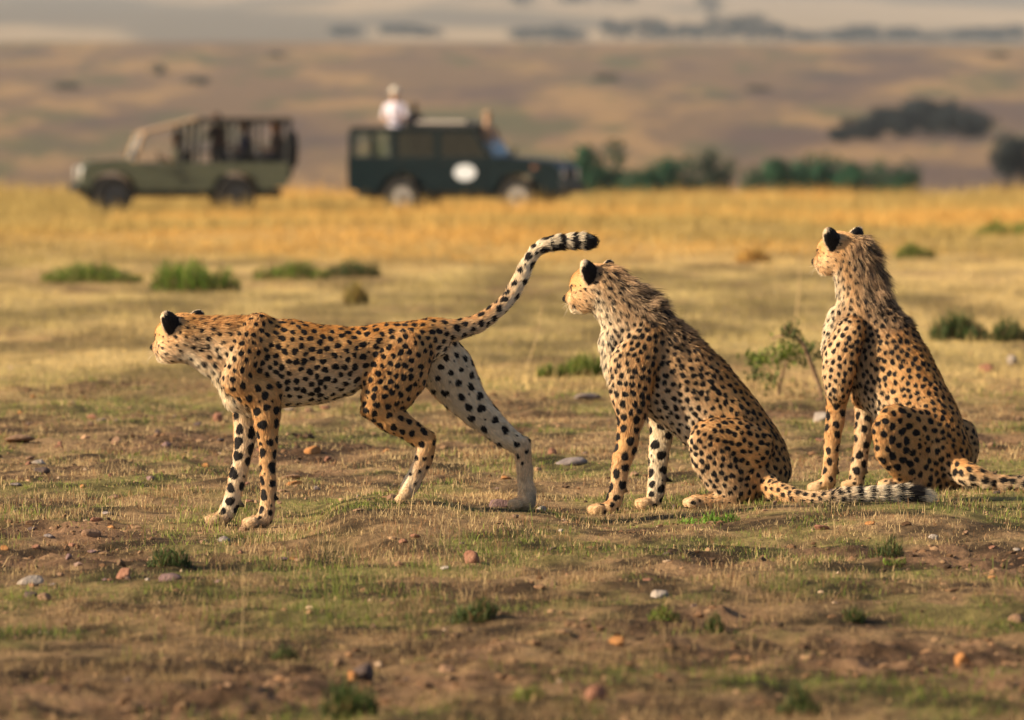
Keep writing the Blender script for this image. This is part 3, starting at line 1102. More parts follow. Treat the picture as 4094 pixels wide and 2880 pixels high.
# withers and shoulder blades
A.ch([(1035, 1290, -0.040, 42, 34), (985, 1420, -0.085, 62, 40), (945, 1520, -0.085, 58, 44)], k=0.03, kind='torso', sp=0.030, sr=0.3255, fl=0.010, ven=(-0.9, 0, -0.5), vam=0.55, vden=0.4)
A.ch([(1035, 1290, 0.040, 42, 34), (985, 1420, 0.085, 62, 40), (945, 1520, 0.085, 58, 44)], k=0.03, kind='torso', sp=0.030, sr=0.3255, fl=0.010, ven=(-0.9, 0, -0.5), vam=0.55)
A.ch([(930, 1500, 0, 62, 70), (950, 1590, 0, 52, 62), (1040, 1625, 0, 40, 60)], k=0.03, kind='torso', wt=0.6, ven=(-0.8, 0, -0.6), sp=0.03, sr=0.25, den=0.8, fl=0.018)
# neck
A.ch([(745, 1342, 0.03, 78, 74), (830, 1352, 0.015, 84, 76), (910, 1370, 0, 102, 84), (990, 1400, 0, 135, 95)], k=0.03, kind='neck', ven=(-0.25, 0, -1), vam=0.95,
     sp=[0.030, 0.034, 0.036], sr=0.27, fl=0.016, vden=0.5, mane=[0.1, 0.2, 0.25, 0.15], mdir=(0, 0, 1))
A.ch([(672, 1402, 0.04, 26, 40), (770, 1412, 0.02, 42, 56), (862, 1462, 0.0, 46, 62), (925, 1530, 0.0, 44, 62)], k=0.03, kind='neck', wt=0.25, ven=(-0.3, 0, -1), vam=0.8, sp=0.033, sr=0.28, den=0.8, vden=0.6, fl=0.016)
# front legs
A.ch([(945, 1520, -0.08, 60, 44), (1060, 1590, -0.085, 66, 46), (1066, 1655, -0.08, 54, 42), (1068, 1725, -0.075, 43, 36), (1071, 1812, -0.07, 34, 30), (1071, 1907, -0.07, 29, 27),
      (1073, 1970, -0.07, 29, 27), (1069, 2030, -0.07, 29, 29), (1058, 2074, -0.07, 27, 32)], k=0.02, inn=NI, iam=0.7, wt=[0.0, 0, 0.05, 0.1, 0.15, 0.25, 0.35, 0.5], **LEG)
A.ch([(1045, 2080, -0.07, 26, 35), (1010, 2090, -0.07, 21, 36)], k=0.012, kind='paw', wt=0.3, den=0.1, sp=0.03, sr=0.2, fl=0.007)
A.paw(990, 2096, -0.07, 0, 18)
A.dew(1092, 1985, -0.07, 1110, 1995)
A.ch([(945, 1520, 0.08, 60, 44), (985, 1610, 0.08, 60, 44), (980, 1690, 0.075, 45, 38), (977, 1770, 0.07, 40, 34), (962, 1855, 0.07, 36, 30), (944, 1930, 0.07, 32, 28),
      (930, 1990, 0.07, 32, 28), (908, 2045, 0.07, 33, 30), (893, 2068, 0.07, 26, 32)], k=0.02, inn=FI, iam=0.65, wt=[0.0, 0.05, 0.1, 0.15, 0.25, 0.4], **{**LEG, 'sp': [0.05, 0.054, 0.052, 0.045]})
A.ch([(890, 2070, 0.07, 26, 35), (855, 2080, 0.07, 21, 36)], k=0.012, kind='paw', wt=0.3, den=0.1, sp=0.03, sr=0.2, fl=0.007)
A.paw(838, 2084, 0.07, 0, 18)
A.dew(955, 2012, 0.065, 974, 2024)
# hind legs
A.ch([(1655, 1385, -0.05, 88, 56), (1600, 1480, -0.075, 118, 58), (1545, 1560, -0.08, 112, 54), (1510, 1612, -0.08, 78, 46), (1555, 1668, -0.08, 58, 38), (1612, 1702, -0.08, 49, 33),
      (1668, 1740, -0.08, 41, 29), (1707, 1764, -0.08, 36, 27)], k=0.018, kind='leg', inn=NI, iam=0.9, sp=[0.030, 0.031, 0.033, 0.036, 0.038], sr=0.365, fl=0.009)
A.ch([(1714, 1752, -0.08, 26, 24), (1702, 1800, -0.08, 36, 27), (1690, 1850, -0.08, 33, 26), (1670, 1885, -0.08, 30, 26), (1646, 1932, -0.08, 34, 30), (1622, 1968, -0.08, 30, 32)], k=0.012,
     kind='leg', wt=[0.0, 0.1, 0.25, 0.4, 0.65, 0.8], den=[0.25, 0.2, 0.1, 0.0], ven=(-0.9, 0, -0.2), vam=0.5, sp=0.035, sr=0.25, fl=0.009)
A.paw(1602, 1997, -0.08, 0, 18, up=-0.9)
A.ch([(1735, 1390, 0.05, 92, 56), (1790, 1480, 0.075, 108, 60), (1850, 1580, 0.085, 84, 52), (1900, 1638, 0.085, 68, 42), (1960, 1690, 0.085, 55, 35), (2020, 1742, 0.085, 45, 30),
      (2082, 1782, 0.085, 36, 27)], k=0.02, kind='leg', inn=FI, iam=1.0, wt=[0.1, 0.2, 0.3, 0.3], sp=[0.042, 0.05, 0.054, 0.05], sr=[0.27, 0.28, 0.28], den=[0.9, 0.8, 0.9, 1], fl=0.011)
A.ch([(2090, 1775, 0.085, 28, 24), (2092, 1840, 0.085, 33, 26), (2100, 1920, 0.085, 31, 26), (2108, 1975, 0.085, 35, 30), (2108, 2004, 0.085, 32, 34)], k=0.014, kind='leg', wt=[0.3, 0.55, 0.65, 0.8],
     den=0.05, sp=0.035, sr=0.22, fl=0.01)
A.ch([(2100, 2008, 0.085, 31, 37), (2065, 2018, 0.085, 21, 37)], k=0.012, kind='paw', wt=0.3, den=0, fl=0.008)
A.paw(2048, 2022, 0.085, 0, 18)
A.ch([(2128, 1992, 0.08, 14, 22), (2120, 2012, 0.08, 14, 24)], k=0.008, kind='dew', black=1, den=0, fl=0.006)
# tail
A.ch([(1720, 1322, 0, 51, 51), (1790, 1322, 0, 42, 42), (1842, 1316, 0.01, 36, 36), (1919, 1289, 0.02, 32, 32), (1997, 1233, 0.03, 28, 28), (2043, 1184, 0.04, 27, 27), (2082, 1117, 0.05, 26, 26),
      (2109, 1055, 0.06, 25, 25), (2144, 1001, 0.06, 25, 25), (2182, 977, 0.05, 25, 25), (2229, 970, 0.04, 26, 26), (2291, 966, 0.03, 28, 28), (2345, 966, 0.02, 30, 30), (2368, 966, 0.02, 21, 21)],
     k=0.02, kind='tail', ven=(0.6, 0, -0.8), vam=0.6, vden=0.2, wt=[0, 0.05, 0.1, 0.2, 0.4, 0.6, 0.8, 1, 1, 1, 1, 1, 1, 1], sp=[0.036, 0.036, 0.036, 0.040, 0.042, 0.044, 0.044], sr=[0.33, 0.34, 0.36, 0.38, 0.38],
     den=[1, 1, 1, 1, 1, 1, 1, 1, 1, 0.6, 0, 0, 0], fl=[0.012, 0.012, 0.012, 0.014, 0.016, 0.022], rings=[(0.725, 0.75), (0.785, 0.815), (0.845, 0.885), (0.915, 1.2)])
A.head(716, 1350, 0.05, 38, -8, 1.10, tip=0.86)
# ---- the cheetah sitting side-on
c2 = Cheetah(30.8, 0.0, 2750, 8)
A = c2
A.base = A.P(2750, 2040, 0)
VEN2 = (-0.85, 0, -0.55)
A.ch([(2560, 1330, 0, 140, 88), (2610, 1420, 0, 172, 108), (2690, 1510, 0, 182, 122), (2790, 1590, 0, 172, 128), (2890, 1690, 0, 160, 132), (2970, 1790, 0, 152, 132), (3020, 1875, 0, 132, 124), (3030, 1925, 0, 96, 110)],
     k=0.03, kind='torso', ven=VEN2, vam=0.95, vden=0.6, sp=[0.027,0.028,0.0285,0.0285,0.0285], sr=0.375, fl=0.012, mane=[0.9, 0.7, 0.4, 0.0, 0, 0, 0], mdir=(0.75, 0, 0.65))
A.ch([(2420, 1150, 0.03, 88, 78), (2490, 1225, 0.01, 104, 82), (2560, 1330, 0, 130, 90)], k=0.03, kind='neck', ven=VEN2, vam=0.95, vden=0.8, sp=0.028, sr=0.32, den=0.95, fl=0.020,
     mane=[0.8, 1, 1], mdir=(0.72, -0.05, 0.68))
# chest and shoulders
A.ch([(2590, 1340, -0.075, 58, 40), (2535, 1450, -0.105, 92, 44), (2520, 1560, -0.105, 84, 46), (2525, 1640, -0.10, 60, 44)], k=0.025, kind='torso', ven=(-1, 0, -0.1), vam=0.5, vden=0.1, sp=0.0275, sr=0.375, fl=0.012)
A.ch([(2590, 1340, 0.075, 58, 40), (2550, 1450, 0.105, 85, 44), (2580, 1560, 0.105, 78, 46), (2630, 1640, 0.10, 52, 44)], k=0.025, kind='torso', sp=0.0275, sr=0.375, fl=0.012)
A.ch([(2450, 1370, 0, 50, 64), (2475, 1480, 0, 54, 76), (2520, 1580, 0, 52, 72)], k=0.03, kind='torso', wt=0.6, ven=(-1, 0, 0), sp=0.0275, sr=0.3, den=0.9, vden=0.2, fl=0.019)
# front legs
A.ch([(2525, 1600, -0.10, 66, 46), (2526, 1650, -0.10, 58, 42), (2515, 1720, -0.095, 47, 36), (2502, 1795, -0.09, 42, 32), (2480, 1866, -0.09, 35, 28), (2473, 1932, -0.09, 33, 27), (2457, 1999, -0.09, 32, 29),
      (2444, 2030, -0.09, 26, 32)], k=0.02, inn=(0.5, 0.8, 0), iam=0.6, wt=[0.1, 0.1, 0.1, 0.15, 0.25, 0.3, 0.4], **LEG)
A.ch([(2438, 2034, -0.09, 28, 36), (2390, 2042, -0.09, 22, 37)], k=0.012, kind='paw', wt=0.2, den=0.1, sp=0.03, sr=0.2, fl=0.008)
A.paw(2372, 2044, -0.09, -8, 18)
A.dew(2496, 1955, -0.09, 2510, 1966)
A.ch([(2632, 1630, 0.10, 50, 44), (2645, 1728, 0.095, 45, 38), (2637, 1780, 0.09, 41, 34), (2632, 1834, 0.09, 36, 29), (2630, 1900, 0.09, 35, 28), (2622, 1970, 0.09, 34, 30), (2614, 2006, 0.09, 29, 33)],
     k=0.02, inn=FI, iam=0.8, wt=[0.3, 0.3, 0.35, 0.4], **{**LEG, 'sp': [0.05, 0.05, 0.048, 0.045]})
A.ch([(2608, 2010, 0.09, 28, 36), (2575, 2018, 0.09, 22, 37)], k=0.012, kind='paw', wt=0.2, den=0.1, sp=0.03, sr=0.2, fl=0.008)
A.paw(2560, 2020, 0.09, 0, 18)
A.dew(2660, 1915, 0.08, 2686, 1926)
# near hind leg, folded
A.ch([(3010, 1830, -0.10, 120, 60), (2930, 1780, -0.125, 110, 52), (2850, 1748, -0.135, 76, 46), (2812, 1750, -0.135, 64, 42)], k=0.016, kind='leg', sp=0.0275, sr=0.375, fl=0.0105)
A.ch([(2812, 1752, -0.135, 64, 42), (2850, 1830, -0.135, 88, 46), (2900, 1910, -0.13, 84, 44), (2935, 1975, -0.125, 50, 36)], k=0.02, kind='leg', wt=[0.15, 0.1, 0.1, 0.3], ven=(-0.9, 0, -0.4), vam=0.5, vden=0, sp=0.028, sr=0.375, fl=0.010)
A.ch([(2980, 1900, -0.10, 100, 50), (2970, 1960, -0.10, 62, 50)], k=0.02, kind='leg', sp=0.028, sr=0.375, fl=0.0105)
A.ch([(2925, 2000, -0.125, 38, 32), (2850, 2012, -0.13, 32, 32), (2780, 2012, -0.135, 31, 35)], k=0.012, kind='paw', wt=0.2, den=[0.2, 0.5, 0.3], sp=0.022, sr=0.22, fl=0.009)
A.paw(2752, 2016, -0.135, 0, 18)
# far hind leg
A.ch([(3010, 1830, 0.10, 115, 60), (2900, 1780, 0.13, 90, 50), (2830, 1770, 0.14, 62, 42)], k=0.016, kind='leg', sp=0.0275, sr=0.375, fl=0.0105)
A.ch([(2830, 1770, 0.14, 62, 42), (2900, 1910, 0.14, 80, 44), (2940, 1975, 0.13, 46, 36)], k=0.02, kind='leg', sp=0.0275, sr=0.375, fl=0.0105)
A.ch([(2940, 1985, 0.13, 33, 32), (2850, 1992, 0.14, 28, 35)], k=0.012, kind='paw', wt=0.2, den=0.1, sp=0.03, fl=0.008)
# rump
A.ch([(3070, 1800, 0.0, 66, 100), (3092, 1880, 0, 66, 100), (3080, 1935, 0, 48, 84)], k=0.025, kind='torso', sp=0.0275, sr=0.375, fl=0.0105)
# tail lying along the ground
A.ch([(3070, 1940, -0.10, 46, 46), (3100, 1962, -0.17, 36, 36), (3189, 1988, -0.26, 27, 27), (3302, 1992, -0.30, 25, 25), (3378, 1981, -0.31, 27, 27), (3453, 1977, -0.31, 28, 28), (3529, 1977, -0.31, 29, 29),
      (3604, 1977, -0.30, 28, 28), (3660, 1979, -0.30, 24, 24), (3715, 1982, -0.30, 14, 14)], lat=(0, 0, 1), k=0.018, kind='tail', wt=[0.1, 0.15, 0.25, 0.45, 0.75, 1, 1, 1, 0.8, 1], sp=0.0275, sr=0.375,
     den=[1, 1, 1, 1, 0.5, 0, 0, 0, 0, 0], fl=[0.014, 0.014, 0.015, 0.018, 0.024, 0.030, 0.034],
     rings=[(0.40, 0.425), (0.455, 0.485), (0.525, 0.555), (0.60, 0.63), (0.675, 0.71), (0.76, 0.80), (0.845, 0.96)])
A.head(2376, 1150, 0.05, 30, -10, 1.13, tip=0.86)

# ---- the cheetah sitting with its back half turned
c3 = Cheetah(32.3, 0.0, 3650, 34)
A = c3
A.base = A.P(3600, 1960, 0)
q = A.lat
def S(x, y, l, rv, rw, dy0=0.0):
    """station offset l metres along the animal's lateral axis (positive = its far side)"""
    f = K * A.Y0 / 30.0
    return (x + l * q[0] / f, y, dy0 + l * q[1], rv, rw)
BK = (0.55, -0.60, 0.45)
A.ch([(3462, 1250, 0.05, 108, 86), (3490, 1330, 0.05, 150, 104), (3530, 1430, 0.03, 176, 120), (3592, 1530, 0.0, 176, 126), (3655, 1630, -0.05, 158, 128), (3715, 1730, -0.10, 146, 132), (3752, 1820, -0.13, 132, 130), (3765, 1890, -0.14, 92, 110)],
     k=0.03, kind='torso', ven=(-0.8, 0.5, -0.4), vam=0.9, vden=0.6, sp=[0.027,0.028,0.0285,0.0285,0.0285], sr=0.375, fl=0.012, mane=[1, 0.9, 0.3, 0, 0, 0, 0, 0], mdir=(0.75, -0.2, 0.6))
A.ch([(3405, 1030, 0.09, 90, 80), (3432, 1130, 0.06, 92, 82), (3455, 1230, 0.05, 104, 86)], k=0.03, kind='neck', ven=(-0.85, 0.4, -0.3), vam=0.95, vden=0.7, sp=0.028, sr=0.32, den=0.95, fl=0.020,
     mane=[0.9, 0.9, 1], mdir=(0.85, -0.25, 0.45))
A.ch([S(3440, 1310, -0.06, 58, 42), S(3408, 1420, -0.085, 78, 46), S(3400, 1510, -0.085, 66, 44), S(3395, 1570, -0.08, 50, 42)], k=0.022, kind='torso', ven=(-1, 0, -0.1), vam=0.45, vden=0.1, sp=0.0275, sr=0.375, fl=0.0105)
A.ch([S(3440, 1310, 0.06, 58, 42), S(3420, 1420, 0.085, 74, 46), S(3410, 1510, 0.085, 66, 44), S(3405, 1590, 0.08, 46, 42)], k=0.022, kind='torso', sp=0.028, sr=0.375, fl=0.0105)
A.ch([(3360, 1270, 0.06, 50, 60), (3358, 1380, 0.06, 66, 74), (3385, 1480, 0.06, 64, 74)], k=0.03, kind='torso', wt=0.4, ven=(-1, 0.2, 0), sp=0.032, sr=0.3, vden=0.2, fl=0.016)
# front legs
A.ch([(3352, 1545, -0.02, 54, 44), (3346, 1600, -0.02, 46, 38), (3342, 1657, -0.02, 38, 33), (3331, 1740, -0.02, 33, 29), (3322, 1814, -0.02, 28, 26), (3318, 1880, -0.02, 28, 26), (3312, 1925, -0.02, 29, 29)], k=0.02,
     inn=(0.4, 0.9, 0), iam=0.6, wt=[0, 0, 0.1, 0.1, 0.2, 0.25], **LEG)
A.ch([(3305, 1938, -0.02, 28, 35), (3265, 1952, 0.0, 21, 36)], k=0.012, kind='paw', wt=0.2, den=0.1, sp=0.03, sr=0.2, fl=0.008)
A.paw(3250, 1956, 0.0, 15, 18)
A.dew(3342, 1882, -0.02, 3352, 1892)
A.ch([(3462, 1590, 0.13, 44, 40), (3456, 1690, 0.13, 37, 33), (3447, 1774, 0.13, 33, 30), (3438, 1830, 0.13, 32, 28), (3430, 1890, 0.13, 33, 28), (3424, 1930, 0.13, 31, 31)], k=0.02, inn=FI, iam=0.4,
     wt=[0.2, 0.15, 0.15, 0.2], **LEG)
A.ch([(3420, 1938, 0.13, 26, 35), (3395, 1944, 0.14, 21, 36)], k=0.012, kind='paw', wt=0.2, den=0.1, sp=0.03, sr=0.2, fl=0.008)
A.paw(3384, 1946, 0.15, 20, 18)
A.dew(3456, 1880, 0.12, 3470, 1892)
# near hind leg
A.ch([(3730, 1800, -0.16, 112, 60), (3650, 1740, -0.23, 104, 50), (3580, 1700, -0.27, 82, 44), (3550, 1698, -0.28, 70, 40)], lat=(-0.50, 0.87, 0), k=0.016, kind='leg', sp=0.038, sr=0.375, fl=0.010)
A.ch([(3550, 1700, -0.28, 70, 40), (3585, 1790, -0.27, 98, 44), (3640, 1860, -0.24, 84, 44), (3675, 1915, -0.22, 48, 36)], lat=(-0.50, 0.87, 0), k=0.02, kind='leg', wt=0.05, sp=0.038, sr=0.375, fl=0.010)
A.ch([(3720, 1860, -0.20, 80, 50), (3720, 1915, -0.20, 48, 48)], lat=(-0.50, 0.87, 0), k=0.02, kind='leg', sp=0.0275, sr=0.3455, fl=0.010)
A.ch([(3650, 1935, -0.24, 32, 32), (3590, 1944, -0.25, 28, 32), (3545, 1944, -0.26, 26, 33)], k=0.012, kind='paw', wt=0.2, den=0.3, sp=0.022, sr=0.22, fl=0.009)
A.paw(3528, 1947, -0.26, 5, 17)
# far hind leg and rump
A.ch([(3800, 1780, 0.02, 108, 70), (3760, 1720, 0.10, 80, 50), (3700, 1700, 0.20, 62, 44)], k=0.02, kind='leg', sp=0.028, sr=0.375, fl=0.010)
A.ch([(3845, 1735, 0.0, 60, 56), (3852, 1800, -0.01, 60, 60), (3835, 1880, -0.02, 58, 60)], k=0.025, kind='leg', sp=0.0275, sr=0.375, fl=0.010)
A.ch([(3700, 1700, 0.20, 60, 44), (3750, 1880, 0.16, 70, 50)], k=0.02, kind='leg', sp=0.038, fl=0.010)
# tail
A.ch([(3800, 1862, -0.20, 46, 46), (3869, 1895, -0.28, 42, 42), (3944, 1922, -0.30, 34, 34), (4020, 1934, -0.30, 31, 31), (4095, 1938, -0.30, 29, 29), (4200, 1942, -0.28, 28, 28), (4300, 1946, -0.24, 27, 27), (4390, 1948, -0.2, 20, 20)],
     lat=(0, 0, 1), k=0.02, kind='tail', wt=[0.1, 0.2, 0.3, 0.4, 0.6, 0.9, 1, 1], ven=(0, 0, -1), vam=0.4, vden=0, sp=0.038, sr=0.37, den=[1, 1, 1, 1, 1, 0.4, 0, 0], fl=[0.014, 0.016, 0.018, 0.024],
     rings=[(0.70, 0.73), (0.78, 0.81), (0.87, 1.1)])
A.head(3356, 1012, 0.10, 42, -6, 1.12, tip=0.86)
c1.build('cheetah', 'spotted cheetah walking on four legs with its tail raised, head low', 101)
c2.build('cheetah', 'cheetah sitting side-on with a shaggy grey nape, ringed tail along the ground', 202)
c3.build('cheetah', 'cheetah sitting upright with its back half turned, beside the green-leaved twig', 303)
# ------------------------------------------------------------------ soil clods, stones, weeds
def ico(sub):
    bm = bmesh.new(); bmesh.ops.create_icosphere(bm, subdivisions=sub, radius=1.0)
    V = np.array([v.co[:] for v in bm.verts]); F = np.array([[v.index for v in f.verts] for f in bm.faces])
    bm.free()
    return V, F


ICO1, ICOF1 = ico(1)
ICO2, ICOF2 = ico(2)
ICO3, ICOF3 = ico(3)


def clods(n, y0, y1, smin_, smax_, cols, dens, squash=0.6):
    y = rng.uniform(y0, y1, n * 3)
    k = rng.random(n * 3) < (half_width(y) / half_width(np.array(y1))) * (30 / np.maximum(y, 20)) ** 0.5
    y = y[k]; x = rng.uniform(-1, 1, len(y)) * half_width(y) * 0.95
    k = rng.random(len(y)) < dens(x, y)
    x, y = x[k][:n], y[k][:n]; m = len(x)
    s = smin_ * (smax_ / smin_) ** (rng.random(m) ** 2.2)
    J = 1 + rng.normal(0, 0.22, (m, len(ICO1), 1))
    S = np.stack([rng.uniform(0.7, 1.4, m), rng.uniform(0.7, 1.4, m), rng.uniform(0.4, 0.9, m) * squash / 0.6], 1)
    a = rng.uniform(0, 6.28, m); ca, sa = np.cos(a)[:, None], np.sin(a)[:, None]
    V = ICO1[None] * J * S[:, None, :] * s[:, None, None]
    V = np.stack([V[..., 0] * ca - V[..., 1] * sa, V[..., 0] * sa + V[..., 1] * ca, V[..., 2]], -1)
    V = V + np.stack([x, y, gz(x, y) + s * 0.15], 1)[:, None, :]
    F = (ICOF1[None] + (np.arange(m) * len(ICO1))[:, None, None]).reshape(-1, 3)
    c = np.array(cols)[rng.integers(0, len(cols), m)] * rng.uniform(0.6, 1.25, (m, 1))
    return V.reshape(-1, 3), F, np.repeat(c, len(ICO1), 0)


M_CLOD = mat_attr('soil_crumbs', rough=0.95, spec=0.1)
cl = blade_object('soil_clods', [
    clods(17000, 16.5, 46, 0.004, 0.018, [(0.16, 0.09, 0.05), (0.21, 0.12, 0.065), (0.11, 0.07, 0.045), (0.26, 0.16, 0.09)], lambda x, y: 0.06 + 0.94 * patch(x, y)[0]),
    clods(1000, 16.5, 60, 0.006, 0.016, [(0.36, 0.22, 0.13), (0.30, 0.17, 0.10), (0.42, 0.30, 0.20), (0.22, 0.15, 0.12)], lambda x, y: 0.4 + 0.6 * fbm(x, y * 0.4, 91, 3))], M_CLOD)
tag(cl, 'crumbled brown soil and pebbles between the grass', 'soil', kind='stuff')

# dry stalks and litter lying about
n = 5200
y = 17 + 30 * rng.random(n) ** 1.2; x = rng.uniform(-1, 1, n) * half_width(y) * 0.9
P = np.stack([x, y, gz(x, y) + 0.006], 1)
lt = blade_object('litter', [blades(P, rng.uniform(0.03, 0.10, n), np.full(n, 0.0022), rng.uniform(0, 6.28, n), rng.uniform(1.15, 1.5, n),
                                    np.array((STRAW, RUST, (0.45, 0.33, 0.19), (0.18, 0.12, 0.08)))[rng.integers(0, 4, n)] * rng.uniform(0.7, 1.2, (n, 1)), curl=0.1)])
tag(lt, 'broken dry stalks scattered over the ground', 'litter', kind='stuff')

STONE_MATS = {
    'brown': mat_noise('brown_stone', (0.17, 0.095, 0.055), (0.31, 0.19, 0.115), 30, 0.85, bump=0.5),
    'red': mat_noise('reddish_stone', (0.18, 0.075, 0.045), (0.32, 0.16, 0.10), 34, 0.85, bump=0.5),
    'orange': mat_noise('orange_stone', (0.30, 0.12, 0.03), (0.46, 0.22, 0.08), 28, 0.8, bump=0.5),
    'grey': mat_noise('grey_stone', (0.15, 0.12, 0.115), (0.27, 0.22, 0.20), 26, 0.85, bump=0.5),
    'pale': mat_noise('pale_stone', (0.24, 0.19, 0.155), (0.40, 0.34, 0.29), 22, 0.85, bump=0.5),
    'dark': mat_noise('dark_stone', (0.055, 0.038, 0.034), (0.11, 0.075, 0.065), 30, 0.85, bump=0.5),
    'purple': mat_noise('purplish_stone', (0.13, 0.075, 0.075), (0.22, 0.14, 0.13), 26, 0.85, bump=0.5)}


def stone_mesh(seed, w, d, h, angular=0.0):
    g = np.random.default_rng(seed)
    V = ICO3.copy()
    for _ in range(12):
        nrm = g.normal(0, 1, 3); nrm /= np.linalg.norm(nrm)
        lim = g.uniform(0.45, 0.85)
        dd = V @ nrm
        V = V - np.outer(np.maximum(dd - lim, 0) * 0.85, nrm)
    V = V * (1 + 0.10 * (fbm(V[:, 0] * 2 + seed, V[:, 1] * 2 + V[:, 2] * 3, seed, 3) - 0.5))[:, None]
    V = V * np.array((w / 2, d / 2, h / 2)) / np.abs(V).max(0)
    a = g.uniform(-0.35, 0.35)
    V[:, 2] += V[:, 0] * a * 0.25
    return mesh_np('stone', V, ICOF3, True)


SN = 0
def stone(xd, yd, wd, hd, tone, label=None, group=None):
    """photo position of the stone's foot and its size in display pixels"""
    global SN
    SN += 1
    p = hit(xd, yd)
    f = K * p[1] / 30 * 4094 / 2296
    w, h = wd * f, hd * f * 1.25
    me = stone_mesh(400 + SN, w, w * random.uniform(0.7, 1.0), h)
    o = link('stone', me, STONE_MATS[tone])
    o.location = (p[0], p[1], p[2] + h * 0.14)
    o.rotation_euler = (random.uniform(-0.1, 0.1), random.uniform(-0.1, 0.1), random.uniform(-0.5, 0.5))
    if not label:
        nm = {'brown': 'brown', 'red': 'reddish', 'orange': 'orange', 'grey': 'grey', 'pale': 'pale', 'dark': 'blackish', 'purple': 'purplish'}[tone]
        label = 'small %s stone lying loose in the short grass' % nm
        group = 'small %s stones scattered over the ground' % nm
    return tag(o, label, 'stone', group)


stone(1055, 1262, 44, 36, 'red', 'upright reddish brown stone in pale grass below the walking cheetah')
stone(70, 1312, 66, 26, 'pale', 'pale split stone with a pinkish face beside two brown pebbles')
stone(280, 1296, 44, 32, 'red', 'rounded reddish stone just left of the low purplish stone'.replace('just left of', 'beside'))
stone(382, 1302, 54, 22, 'purple', 'low flat purplish stone half sunk in the grass')
stone(98, 1346, 36, 22, 'brown', 'brown pebble nestled against its darker neighbour below the pale split stone')
stone(68, 1338, 34, 20, 'dark', 'dark pebble nestled against a brown one below the pale split stone')
stone(205, 1203, 46, 20, 'brown', 'smooth flat brown stone set deep in the short turf')
stone(500, 1216, 34, 18, 'grey', 'angular grey stone below the front paws of the walking cheetah')
stone(1382, 1447, 40, 24, 'orange', 'bright orange stone lying on bare brown soil')
stone(816, 1522, 58, 38, 'dark', 'dark lump of stone with an orange neighbour on bare soil')
stone(792, 1526, 30, 30, 'orange', 'orange stone leaning on a dark lump of stone')
stone(1000, 1510, 46, 24, 'brown', 'brown stone on the bare soil beside the dark lump')
stone(1340, 1572, 56, 44, 'red', 'blocky pinkish red stone on the soil, biggest of its kind')
stone(2160, 1492, 40, 32, 'orange', 'blurred orange brown stone in the soil below the cheetah with its back turned')
stone(1478, 1342, 48, 28, 'pale', 'pale brown stone above a small green weed')
stone(1128, 1138, 62, 26, 'purple', 'dark purplish stone against the hind paw of the walking cheetah')
stone(880, 1122, 40, 18, 'brown', 'flat brown stone under the lifted hind paw of the walking cheetah')
stone(490, 946, 28, 26, 'red', 'round reddish stone behind the front legs of the walking cheetah')
stone(700, 1020, 42, 22, 'orange', 'rounded tan orange stone below the dry dung heap')
stone(264, 998, 30, 24, 'brown', 'upright tan stone with a dry stalk beside it')
stone(40, 990, 78, 18, 'brown', 'long flat brown stone in grazed grass')
stone(88, 1040, 36, 14, 'pale', 'flat whitish stone lying on a dark one')
stone(92, 1062, 44, 18, 'dark', 'flat dark stone under a whitish one')
stone(1276, 1040, 84, 18, 'grey', 'long slate grey stone behind the front paws of the side-on sitting cheetah')
stone(1240, 1018, 24, 16, 'red', 'small pinkish stone beside the long slate grey stone')
stone(1318, 895, 62, 16, 'grey', 'grey flat stone seen between the standing and sitting cheetahs')
stone(1838, 944, 46, 24, 'pale', 'whitish stone between the two sitting cheetahs')
stone(2212, 832, 38, 22, 'red', 'reddish round stone on dark bare soil behind the cheetah with its back turned')
stone(2270, 820, 26, 26, 'pale', 'pale tan stone beside the reddish round one')
stone(2280, 1398, 40, 26, 'brown', 'brown stone on the soil below the tail of the cheetah with its back turned')
stone(1842, 1188, 34, 16, 'red', 'flat reddish stone on soil below the ringed tail')
stone(546, 1190, 26, 12, 'brown', 'tiny brown stone at the front paw of the walking cheetah')
stone(655, 1076, 50, 14, 'brown', 'long flat brown stone behind the front legs of the walking cheetah')
stone(662, 1088, 44, 14, 'orange', 'mossy orange stone touching a long flat brown one')
stone(1952, 1178, 26, 12, 'orange', 'little orange stone below the hind foot of the cheetah with its back turned')
for t in range(95):
    yy = 560 + 760 * random.random() ** 0.8
    if yy < 880: yy = random.uniform(880, 1330)
    xx = random.uniform(8, 2288)
    if t % 3 == 0: xx = random.uniform(8, 700)
    stone(xx, yy, random.uniform(12, 30), random.uniform(7, 14), random.choice(['brown', 'brown', 'red', 'red', 'orange', 'grey', 'pale', 'dark', 'purple']))


# ---- dung
def dung(xd, yd, w, label, seed):
    p = hit(xd, yd); g = np.random.default_rng(seed)
    f = K * p[1] / 30 * 4094 / 2296 * w
    pr = []
    for i in range(11):
        a = g.uniform(0, 6.28); r = g.uniform(0.0, 0.34)
        c = np.array((math.cos(a) * r, math.sin(a) * r, g.uniform(0.02, 0.16))) * f
        d = g.normal(0, 1, 3); d[2] = abs(d[2]) * 0.8; d /= np.linalg.norm(d)
        m = c + d * f * 0.13 + g.normal(0, 0.03, 3) * f
        e = m + (d + g.normal(0, 0.7, 3)) * f * 0.12
        e[2] = max(e[2], 0.02 * f)
        pr.append(Chain([c, m, e], [(0.075 * f,) * 2, (0.07 * f,) * 2, (0.04 * f,) * 2], (0.2, 1, 0.3), 0.01 * f))
    V, Q = blend_prims(pr, f / 45, 1)
    me = mesh_np('dung_heap', V, Q, True)
    o = link('dung_heap', me, mat_noise('dry_dung', (0.07, 0.042, 0.025), (0.16, 0.10, 0.06), 60, 0.95, bump=0.8))
    o.location = p
    tag(o, label, 'dung')


